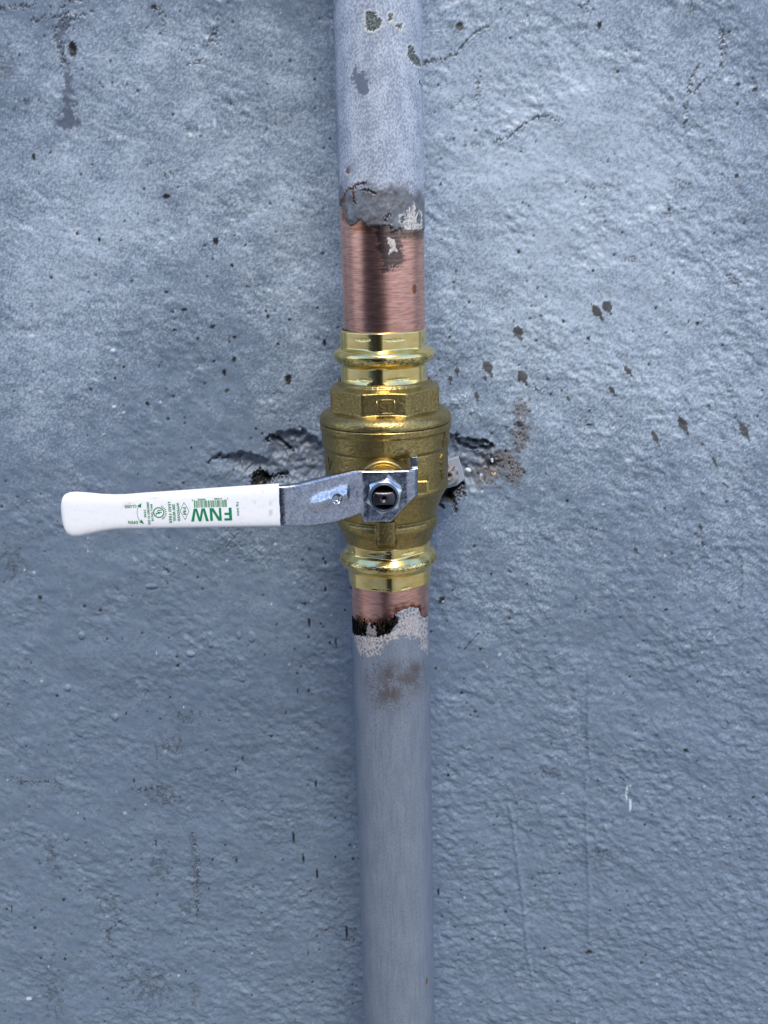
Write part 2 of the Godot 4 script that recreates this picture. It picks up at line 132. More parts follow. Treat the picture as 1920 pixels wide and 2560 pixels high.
# a sheet of nu x nv points (row by row); wrap joins the last column to the first
func grid(p: PackedVector3Array, nu: int, nv: int, wrap := false, col := PackedColorArray(), keep := PackedByteArray(), uv := PackedVector2Array()) -> ArrayMesh:
	var nrm := PackedVector3Array()
	nrm.resize(nu * nv)
	for j in nv:
		var ja := maxi(j - 1, 0) * nu
		var jb := mini(j + 1, nv - 1) * nu
		for i in nu:
			var ia := (i - 1 + nu) % nu if wrap else maxi(i - 1, 0)
			var ib := (i + 1) % nu if wrap else mini(i + 1, nu - 1)
			var k := j * nu + i
			nrm[k] = (p[j * nu + ib] - p[j * nu + ia]).cross(p[jb + i] - p[ja + i]).normalized()
	return sheet(p, nrm, nu, nv, wrap, col, keep, uv)

func sheet(p: PackedVector3Array, nrm: PackedVector3Array, nu: int, nv: int, wrap: bool, col: PackedColorArray, keep: PackedByteArray, uv: PackedVector2Array) -> ArrayMesh:
	var idx := PackedInt32Array()
	var cols := nu if wrap else nu - 1
	idx.resize(cols * (nv - 1) * 6)
	var c := 0
	var masked := keep.size() > 0
	for j in nv - 1:
		for i in cols:
			var a := j * nu + i
			var b := j * nu + (i + 1) % nu
			var d := a + nu
			var e := b + nu
			if masked and keep[a] + keep[b] + keep[d] + keep[e] == 0:
				continue
			idx[c] = a
			idx[c + 1] = e
			idx[c + 2] = b
			idx[c + 3] = a
			idx[c + 4] = d
			idx[c + 5] = e
			c += 6
	idx.resize(c)
	var arr := []
	arr.resize(Mesh.ARRAY_MAX)
	arr[Mesh.ARRAY_VERTEX] = p
	arr[Mesh.ARRAY_NORMAL] = nrm
	if col.size() > 0:
		arr[Mesh.ARRAY_COLOR] = col
	if uv.size() > 0:
		arr[Mesh.ARRAY_TEX_UV] = uv
	arr[Mesh.ARRAY_INDEX] = idx
	var m := ArrayMesh.new()
	m.add_surface_from_arrays(Mesh.PRIMITIVE_TRIANGLES, arr)
	return m

# flat-faced solid from a convex outline in the xy plane (counter-clockwise, metres), front at z1, with a bevel
func prism(outline: PackedVector2Array, z0: float, z1: float, bevel: float) -> ArrayMesh:
	var st := SurfaceTool.new()
	st.begin(Mesh.PRIMITIVE_TRIANGLES)
	var n := outline.size()
	var inner := PackedVector2Array()
	for i in n:
		var a := outline[(i - 1 + n) % n]
		var b := outline[i]
		var c := outline[(i + 1) % n]
		var e1 := (b - a).normalized()
		var e2 := (c - b).normalized()
		var n1 := Vector2(-e1.y, e1.x)
		var n2 := Vector2(-e2.y, e2.x)
		var m := (n1 + n2).normalized()
		inner.append(b + m * bevel / maxf(m.dot(n1), 0.4))
	var rings := [[outline, z0], [outline, z1 - bevel], [inner, z1]]
	for r in 2:
		var A: PackedVector2Array = rings[r][0]
		var B: PackedVector2Array = rings[r + 1][0]
		for i in n:
			var k := (i + 1) % n
			quad(st, v3(A[i], rings[r][1]), v3(A[k], rings[r][1]), v3(B[k], rings[r + 1][1]), v3(B[i], rings[r + 1][1]))
	for i in range(1, n - 1):
		tri(st, v3(inner[0], z1), v3(inner[i], z1), v3(inner[i + 1], z1))
		tri(st, v3(outline[0], z0), v3(outline[i + 1], z0), v3(outline[i], z0))
	return st.commit()

func v3(a: Vector2, z: float) -> Vector3:
	return Vector3(a.x, a.y, z)

func tri(st: SurfaceTool, a: Vector3, b: Vector3, c: Vector3) -> void:   # a, b, c counter-clockwise seen from outside
	st.set_normal((b - a).cross(c - a).normalized())
	st.add_vertex(a)
	st.add_vertex(c)
	st.add_vertex(b)

func quad(st: SurfaceTool, a: Vector3, b: Vector3, c: Vector3, d: Vector3) -> void:
	tri(st, a, b, c)
	tri(st, a, c, d)

# a box with rounded edges
func rbox(size: Vector3, r: float, n := 5, rough := 0.0, s := 1) -> ArrayMesh:
	var st := SurfaceTool.new()
	st.begin(Mesh.PRIMITIVE_TRIANGLES)
	var h := size * 0.5
	var inner := h - Vector3(r, r, r)
	var nz := noise(s, 3.0, 2)
	for f in 6:
		var ax := f / 2
		var sg := 1.0 if f % 2 == 0 else -1.0
		var pts := []
		for j in n + 1:
			for i in n + 1:
				var a := -1.0 + 2.0 * i / n
				var b := -1.0 + 2.0 * j / n
				var q := Vector3.ZERO
				q[ax] = sg
				q[(ax + 1) % 3] = a * sg
				q[(ax + 2) % 3] = b
				var o := q * h
				var core := o.clamp(-inner, inner)
				var d := (o - core).normalized()
				var w := core + d * r
				if rough > 0.0:
					w += d * rough * nz.get_noise_3dv(w * 1000.0)
				pts.append([w, d])
		for j in n:
			for i in n:
				var k := j * (n + 1) + i
				for t in [[k, k + n + 2, k + 1], [k, k + n + 1, k + n + 2]]:
					for c in t:
						st.set_normal(pts[c][1])
						st.add_vertex(pts[c][0])
	return st.commit()

# solid of revolution about z (profile of [z, r], from back to front), metres
func lathe_z(profile: Array, seg := 48) -> ArrayMesh:
	var p := PackedVector3Array()
	for row in profile:
		for i in seg:
			var a := TAU * i / seg
			p.append(Vector3(cos(a) * row[1], sin(a) * row[1], row[0]))
	return grid(p, seg, profile.size(), true)

func at_profile(prof: Array, y: float, column := 1) -> float:      # rows sorted by falling height
	var last: Array = prof[prof.size() - 1]
	if y >= prof[0][0]:
		return prof[0][column]
	for k in range(1, prof.size()):
		if y >= prof[k][0]:
			var a: Array = prof[k - 1]
			var b: Array = prof[k]
			return lerpf(b[column], a[column], (y - b[0]) / maxf(a[0] - b[0], 1e-5))
	return last[column]

func polygon(flat: Array) -> PackedVector2Array:
	var out := PackedVector2Array()
	for k in flat.size() / 2:
		out.append(Vector2(flat[2 * k], flat[2 * k + 1]))
	return out

# [signed distance inside a polygon (positive within), how far the nearest edge faces up]
func inside(poly: PackedVector2Array, q: Vector2) -> Vector2:
	var best := 1e9
	var facing := 0.0
	var n := poly.size()
	for i in n:
		var a := poly[i]
		var b := poly[(i + 1) % n]
		var c := Geometry2D.get_closest_point_to_segment(q, a, b)
		var d := c.distance_squared_to(q)
		if d < best:
			best = d
			facing = absf((b - a).normalized().x) * signf(c.y - q.y + 1e-6)
	var s := 1.0 if Geometry2D.is_point_in_polygon(q, poly) else -1.0
	return Vector2(sqrt(best) * s, facing * s)

func bounds(poly: PackedVector2Array, grow: float) -> Rect2:
	var r := Rect2(poly[0], Vector2.ZERO)
	for q in poly:
		r = r.expand(q)
	return r.grow(grow)

func to_line(poly: PackedVector2Array, q: Vector2) -> float:
	var best := 1e9
	for i in poly.size() - 1:
		best = minf(best, Geometry2D.get_closest_point_to_segment(q, poly[i], poly[i + 1]).distance_squared_to(q))
	return sqrt(best)

# ---------------------------------------------------------------- the wall
var wx := PackedFloat32Array()      # grid lines, mm
var wy := PackedFloat32Array()
var wh := PackedFloat32Array()      # relief, mm
var wc := PackedColorArray()
var wnu := 0
var core_x := 0
var core_y := 0
const STEP := 0.9
const CORE := [-352.0, 332.0, -500.0, 368.0]

func lines(lo: float, hi: float, from: float, to: float) -> PackedFloat32Array:
	var left := []
	var d := STEP
	var x := lo
	while x > from:
		d *= 1.35
		x = maxf(x - d, from)
		left.push_front(x)
	var out := PackedFloat32Array(left)
	var n := int((hi - lo) / STEP)
	for i in n + 1:
		out.append(lo + i * STEP)
	d = STEP
	x = lo + n * STEP
	while x < to:
		d *= 1.35
		x = minf(x + d, to)
		out.append(x)
	return out

func stamp(box: Rect2, f: Callable) -> void:
	var i0 := clampi(int((box.position.x - CORE[0]) / STEP), 0, int((CORE[1] - CORE[0]) / STEP)) + core_x
	var i1 := clampi(int((box.end.x - CORE[0]) / STEP) + 1, 0, int((CORE[1] - CORE[0]) / STEP)) + core_x
	var j0 := clampi(int((box.position.y - CORE[2]) / STEP), 0, int((CORE[3] - CORE[2]) / STEP)) + core_y
	var j1 := clampi(int((box.end.y - CORE[2]) / STEP) + 1, 0, int((CORE[3] - CORE[2]) / STEP)) + core_y
	for j in range(j0, j1 + 1):
		for i in range(i0, i1 + 1):
			f.call(j * wnu + i, Vector2(wx[i], wy[j]))

func ellipse_box(e: Array, grow := 1.6) -> Rect2:
	var r := maxf(e[2], e[3]) * grow + 1.5
	return Rect2(e[0] - r, e[1] - r, 2 * r, 2 * r)

func tint(k: int, c: Color, w: float) -> void:
	wc[k] = wc[k].lerp(c, clampf(w, 0.0, 1.0))

func build_wall() -> void:
	wx = lines(CORE[0], CORE[1], -4000.0, 4000.0)
	wy = lines(CORE[2], CORE[3], -1300.0, 2200.0)
	wnu = wx.size()
	for i in wnu:
		if wx[i] < CORE[0] - 0.01:
			core_x = i + 1
	for j in wy.size():
		if wy[j] < CORE[2] - 0.01:
			core_y = j + 1
	var big := noise(11, 95.0, 2)
	var lump := noise(12, 11.0, 2)
	var lump2 := noise(13, 5.5, 2, FastNoiseLite.TYPE_PERLIN)
	var fine := noise(14, 2.6, 1)
	var roll := noise(19, 26.0, 2)
	var drift := noise(20, 45.0, 3)
	var patch := noise(15, 70.0, 2)
	var mott := noise(16, 2.5, 2)
	var speck := noise(21, 0.8, 1, FastNoiseLite.TYPE_VALUE)
	var mott2 := noise(17, 22.0, 3)
	var dirt := noise(18, 4.5, 2)
	var n := wnu * wy.size()
	wh.resize(n)
	wc.resize(n)
	var base := Color(0.127, 0.172, 0.232)
	var base2 := Color(0.150, 0.197, 0.262)
	var chalk := Color(0.366, 0.438, 0.522)
	var soil := Color(0.070, 0.082, 0.098)
	var k := 0
	for y in wy:
		for x in wx:
			var sh := y + 0.06 * x + 0.00035 * x * absf(x)          # the trowel strokes fan out to the right
			var rough := clampf(0.68 + 0.6 * patch.get_noise_2d(x, y) + 0.0009 * x - 0.0008 * y, 0.32, 1.25)
			var h := 1.5 * big.get_noise_2d(x, y) + 0.40 * roll.get_noise_2d(x * 0.8, sh)
			h += 1.2 * rough * (0.52 * lump.get_noise_2d(x * 0.75, sh) + 0.60 * lump2.get_noise_2d(x * 0.85, sh) + 0.17 * fine.get_noise_2d(x, y))
			wh[k] = h
			var m := 0.62 * mott.get_noise_2d(x, y) + 0.42 * speck.get_noise_2d(x, y)
			var m2 := mott2.get_noise_2d(x, y)
			var c := base.lerp(base2, clampf(0.5 + 0.9 * m2, 0.0, 1.0))
			var cover := -0.46
			for e in FILM:
				var ex: float = (x - e[0]) / e[2]
				var ey: float = (y - e[1]) / e[3]
				cover += e[4] * exp(-ex * ex - ey * ey)
			cover += 0.26 * drift.get_noise_2d(x, y) + 0.16 * m2 + 0.85 * m
			c = c.lerp(chalk, clampf(cover, 0.0, 1.0))
			var d := dirt.get_noise_2d(x * 0.8, sh * 1.3) + 0.35 * m2
			if d > 0.34:
				c = c.lerp(soil, clampf((d - 0.34) * 1.6, 0.0, 0.35))
			wc[k] = c
			k += 1
	wall_marks()
	var p := PackedVector3Array()
	var nrm := PackedVector3Array()
	p.resize(n)
	nrm.resize(n)
	var last_i := wnu - 1
	var last_j := wy.size() - 1
	k = 0
	for j in wy.size():
		var ja := maxi(j - 1, 0)
		var jb := mini(j + 1, last_j)
		for i in wnu:
			var ia := maxi(i - 1, 0)
			var ib := mini(i + 1, last_i)
			var gx := (wh[j * wnu + ib] - wh[j * wnu + ia]) / (wx[ib] - wx[ia])
			var gy := (wh[jb * wnu + i] - wh[ja * wnu + i]) / (wy[jb] - wy[ja])
			nrm[k] = Vector3(-gx, -gy, 1.0).normalized()
			var edge := i == 0 or j == 0 or i == last_i or j == last_j
			p[k] = Vector3(wx[i] * 0.001, AXIS_Y + wy[j] * 0.001, -0.25 if edge else wh[k] * 0.001)
			k += 1
	var m := sheet(p, nrm, wnu, wy.size(), false, wc, PackedByteArray(), PackedVector2Array())
	var wall := thing("painted_wall", "blue grey painted rough stucco wall with chipped hollows, drips and dark specks behind the pipe", "wall")
	var mat := matte(1, 1, 1, 0.46, true)
	mat.metallic_specular = 0.5
	part("stucco_face", m, mat, wall)
	part("wall_core", rbox(Vector3(7.98, 3.46, 0.2), 0.005, 1), matte(0.3, 0.3, 0.3, 0.9), wall, Vector3(0, 1.74, -0.15))
	# loose bits of aggregate that show in the broken mortar
	for c in CHIPS:
		var q := part("stone_chip", rbox(Vector3(c[2], c[3], minf(c[2], c[3])), 0.42 * minf(c[2], c[3]), 4, 0.0009, int(c[0] * 7)), matte(c[4], c[5], c[6], 0.7), wall, Vector3(c[0] * 0.001, AXIS_Y + c[1] * 0.001, c[7]))
		q.rotation.z = c[8]

func wall_marks() -> void:
	var wob := noise(31, 5.0, 2)
	var fine := noise(32, 1.7, 2)
	var grit := noise(33, 2.6, 2)
	var black := Color(0.026, 0.024, 0.022)            # crumbly black matter in the broken plaster
	# broken hollows left by old fixings
	for t in 2:
		var poly := polygon(POLYS[t])
		var deep: float = [5.5, 5.0][t]
		stamp(bounds(poly, 6.0), func(k: int, q: Vector2) -> void:
			var v := inside(poly, q + Vector2(1, 1.3) * wob.get_noise_2d(q.x * 0.7, q.y * 0.7) * 1.6)
			if v.x > -2.0:
				var wide := lerpf(17.0, 3.4, smoothstep(0.1, 0.7, v.y))
				var s := smoothstep(0.0, 1.0, clampf((v.x + 0.6) / wide, 0.0, 1.0))
				wh[k] -= s * deep * (1.0 + 0.35 * wob.get_noise_2d(q.x * 0.4, q.y * 0.4 + 50.0))
				wh[k] += s * (0.18 * grit.get_noise_2d(q.x * 0.8, q.y) + 0.8 * wob.get_noise_2d(q.x * 0.4, q.y * 0.4 + 70.0))
				tint(k, Color(0.115, 0.138, 0.180), s * 0.6))
	for e in LUMPS:
		stamp(ellipse_box(e, 2.0), func(k: int, q: Vector2) -> void:
			var d := Vector2((q.x - e[0]) / e[2], (q.y - e[1]) / e[3]).length() + 0.35 * wob.get_noise_2d(q.x * 1.2, q.y * 1.2)
			wh[k] += e[4] * exp(-d * d * 1.4) * (1.0 + 0.5 * grit.get_noise_2dv(q)))
	# pinkish grey pitted mortar beside the valve
	for e in PITTED:
		stamp(ellipse_box(e, 1.5), func(k: int, q: Vector2) -> void:
			var d := Vector2((q.x - e[0]) / e[2], (q.y - e[1]) / e[3]).length() + 0.5 * wob.get_noise_2d(q.x * 0.8, q.y * 0.8 + 9.0)
			if d < 1.2:
				var s := smoothstep(1.2, 0.5, d)
				tint(k, Color(0.125, 0.112, 0.110), s * (0.75 + 0.5 * fine.get_noise_2d(q.x * 0.7, q.y * 0.7)))
				var g := grit.get_noise_2d(q.x * 1.1, q.y * 1.1)
				if g > 0.42:
					wh[k] -= s * (g - 0.42) * 3.5
					tint(k, Color(0.035, 0.032, 0.033), s * (g - 0.42) * 4.0))
	for l in CREVICES:
		var line := polygon(l)
		stamp(bounds(line, 6.0), func(k: int, q: Vector2) -> void:
			var d := to_line(line, q + Vector2(1, -1) * wob.get_noise_2d(q.x * 1.6, q.y * 1.6) * 1.5)
			var w := 1.4 + 1.3 * fine.get_noise_2d(q.x * 0.5, q.y * 0.5)
			if d < w:
				wh[k] -= 5.5 * (1.0 - d / w)
				tint(k, Color(0.105, 0.108, 0.118), 1.0 - 0.7 * d / w))
	for t in [2, 3]:
		var poly := polygon(POLYS[t])
		stamp(bounds(poly, 5.0), func(k: int, q: Vector2) -> void:
			var v := inside(poly, q).x + (1.0 if t == 2 else 2.4) * fine.get_noise_2d(q.x * 0.7, q.y * 0.7)
			if v > -0.5:
				wh[k] -= smoothstep(-0.5, 2.5, v) * (26.0 if t == 2 else 7.0)
				tint(k, Color(0.105, 0.102, 0.100) if t == 2 else black, (v + 0.5) * 1.6))
	# a smooth streak of older paint
	var streak := polygon(POLYS[4])
	stamp(bounds(streak, 5.0), func(k: int, q: Vector2) -> void:
		var v := inside(streak, q).x + 1.0 + 2.4 * wob.get_noise_2dv(q)
		if v > 0.0:
			tint(k, Color(0.100, 0.122, 0.172), v * 0.9)
			wh[k] -= minf(v, 1.0) * 0.35)
	for e in GRIME_AND_SHADE:
		stamp(ellipse_box(e, 1.5), func(k: int, q: Vector2) -> void:
			var d := Vector2((q.x - e[0]) / e[2], (q.y - e[1]) / e[3]).length() + 1.0 * wob.get_noise_2d(q.x * 0.6, q.y * 0.4 + 31.0)
			if d < 1.1:
				var g := fine.get_noise_2d(q.x * 0.8, q.y * 0.8) + 0.5 * grit.get_noise_2d(q.x * 0.5, q.y * 0.5)
				var s := smoothstep(1.1, 0.3, d)
				tint(k, Color(0.045, 0.052, 0.058), s * clampf(0.30 + 1.1 * g, 0.0, 0.75))
				wh[k] -= s * 0.3)
	for l in RUNS:
		var line := polygon(l)
		stamp(bounds(line, 4.0), func(k: int, q: Vector2) -> void:
			var d := to_line(line, q + Vector2(wob.get_noise_2d(q.x * 0.3, q.y * 0.3), 0)) / 1.6
			wh[k] += 1.3 * exp(-d * d))
	for e in BUMPS:
		stamp(ellipse_box(e, 2.0), func(k: int, q: Vector2) -> void:
			var d := Vector2((q.x - e[0]) / e[2], (q.y - e[1]) / e[3]).length()
			if d < 1.25:
				wh[k] += 1.1 * smoothstep(1.25, 0.75, d) * (1.0 + 0.25 * (e[1] - q.y) / e[3]))
	for l in CRACKS:
		var line := polygon(l)
		stamp(bounds(line, 4.0), func(k: int, q: Vector2) -> void:
			var d := to_line(line, q + Vector2(1, 1) * 2.6 * wob.get_noise_2d(q.x * 1.4, q.y * 1.4))
			var w := 0.55 + 0.6 * fine.get_noise_2d(q.x * 0.3, q.y * 0.3)
			if d < w:
				wh[k] -= 0.5
				tint(k, Color(0.050, 0.056, 0.066), 0.85)
			elif d < w + 2.0:
				wh[k] += 0.16 * (w + 2.0 - d))
	for e in DROPS:
		var dir := Vector2.from_angle(deg_to_rad(e[4]))
		stamp(ellipse_box(e, 2.2), func(k: int, q: Vector2) -> void:
			var o := q - Vector2(e[0], e[1])
			var t: float = o.dot(dir) / e[2]
			var s: float = absf(o.cross(dir)) / e[3] + 0.18 * wob.get_noise_2d(q.x * 2.0, q.y * 2.0)
			var wide := sqrt(maxf(0.0, 1.0 - t * t)) if t < 0.35 else maxf(0.32 if t < 1.35 else 0.0, 1.0 - 0.9 * (t - 0.05))
			if t < 1.35 and s < wide:
				tint(k, Color(0.036, 0.036, 0.034).lerp(Color(0.062, 0.060, 0.055), 0.5 + 0.5 * fine.get_noise_2dv(q)), 0.95)
				wh[k] += 0.25)
	for e in SPECKS:
		stamp(ellipse_box(e), func(k: int, q: Vector2) -> void:
			var d := Vector2((q.x - e[0]) / maxf(e[2], 0.55), (q.y - e[1]) / maxf(e[3], 0.55)).length() + 0.3 * fine.get_noise_2dv(q)
			if d < 1.15:
				tint(k, Color(0.012, 0.013, 0.015), (1.25 - d) * 3.0)
				wh[k] -= 0.6 * clampf(1.15 - d, 0.0, 1.0))
	for e in FLECKS:
		stamp(ellipse_box(e), func(k: int, q: Vector2) -> void:
			var d := Vector2((q.x - e[0]) / maxf(e[2], 0.55), (q.y - e[1]) / maxf(e[3], 0.55)).length()
			if d < 1.15:
				tint(k, Color(0.46, 0.52, 0.58), (1.25 - d) * 2.5)
				wh[k] += 0.2)
	# pin-head specks and pinholes all over
	for t in 900:
		var q0 := Vector2(rng.randf_range(CORE[0], CORE[1]), rng.randf_range(CORE[2], CORE[3]))
		var r := rng.randf_range(0.35, 0.8) if rng.randf() < 0.9 else rng.randf_range(0.8, 1.2)
		var pale := rng.randf() < 0.14
		stamp(Rect2(q0 - Vector2(2, 2), Vector2(4, 4)), func(k: int, q: Vector2) -> void:
			var d := q.distance_to(q0)
			if d < r + 0.45:
				tint(k, Color(0.40, 0.45, 0.52) if pale else Color(0.020, 0.022, 0.026), (r + 0.45 - d) / 0.6)
				wh[k] += 0.15 if pale else -0.35)

# ---------------------------------------------------------------- the pipes
func columns_round() -> PackedFloat32Array:        # angles, fine on the side away from the wall
	var out := PackedFloat32Array()
	for i in 170:
		out.append(deg_to_rad(-105.0 + 210.0 * i / 170.0))
	for i in 20:
		out.append(deg_to_rad(105.0 + 150.0 * i / 20.0))
	return out

func rows_between(lo: float, hi: float, step: float, beyond_lo := 1e9, beyond_hi := -1e9) -> PackedFloat32Array:
	var out := PackedFloat32Array()
	if beyond_lo < lo:
		out.append(beyond_lo)
	var n := int((hi - lo) / step)
	for j in n + 1:
		out.append(lo + (hi - lo) * j / n)
	if beyond_hi > hi:
		out.append(beyond_hi)
	return out

func pipe_point(a: float, r: float, y: float) -> Vector3:
	return Vector3(sin(a) * r, y, cos(a) * r) * 0.001

func tube(rows: PackedFloat32Array, shade: Callable) -> ArrayMesh:
	var cols := columns_round()
	var p := PackedVector3Array()
	var col := PackedColorArray()
	var uv := PackedVector2Array()
	var brush := noise(41, 14.0, 3)
	var deep := noise(42, 6.0, 2)
	for y in rows:
		for a in cols:
			var s := a * TUBE_R
			var tilt := y + 0.05 * s
			var b := brush.get_noise_2d(s * 0.35, tilt * 16.0)
			var r := TUBE_R + 0.009 * b + 0.007 * deep.get_noise_2d(s * 0.25, tilt * 20.0)
			p.append(pipe_point(a, r, y))
			col.append(shade.call(s, y, b))
			uv.append(Vector2(s / 40.0, y / 40.0))
	return grid(p, cols.size(), rows.size(), true, col, PackedByteArray(), uv)

# the paint that still clings to a pipe: shade(s, y, depth inside its edge) -> [colour, extra height in mm]
func coat(rows: PackedFloat32Array, poly: PackedVector2Array, shade: Callable, ragged := 0.9) -> ArrayMesh:
	var cols := columns_round()
	var p := PackedVector3Array()
	var col := PackedColorArray()
	var keep := PackedByteArray()
	var rag := noise(51, 2.6, 3)
	var near := bounds(poly, 0.0)
	for y in rows:
		for a in cols:
			var s := a * TUBE_R
			if s > PI * TUBE_R:
				s -= TAU * TUBE_R
			var d := 20.0
			if y < near.end.y - 600.0 or poly.size() > 0:
				d = inside(poly, Vector2(s, y)).x if absf(y - EDGE_MID) < 42.0 else 20.0
			d += ragged * rag.get_noise_2d(s * 1.2, y * 0.8)
			var v: Array = shade.call(s, y, d)
			var t := smoothstep(-0.5, 0.5, d)
			p.append(pipe_point(a, TUBE_R + lerpf(-0.45, 0.48 + v[1], t), y))
			col.append(v[0])
			keep.append(1 if d > -0.55 else 0)
	return grid(p, cols.size(), rows.size(), true, col, keep)

var EDGE_MID := 0.0

func in_any(polys: Array, q: Vector2) -> float:
	var best := -9.0
	for poly in polys:
		if absf(poly[0].x - q.x) < 75.0 and absf(poly[0].y - q.y) < 45.0:
			best = maxf(best, inside(poly, q).x)
	return best

func near_any(list: Array, q: Vector2) -> float:
	var best := 9.0
	for l in list:
		if absf(l[0].y - q.y) < 30.0:
			best = minf(best, to_line(l, q))
	return best

func blotch(list: Array, q: Vector2) -> float:
	var s := 0.0
	for e in list:
		var d := Vector2((q.x - e[0]) / e[2], (q.y - e[1]) / e[3]).length_squared()
		if d < 6.0:
			s = maxf(s, exp(-d))
	return s

func copper_metal() -> StandardMaterial3D:
	var m := metal(1, 1, 1, 0.25, true)
	m.anisotropy_enabled = true
	m.anisotropy = 0.6
	return m

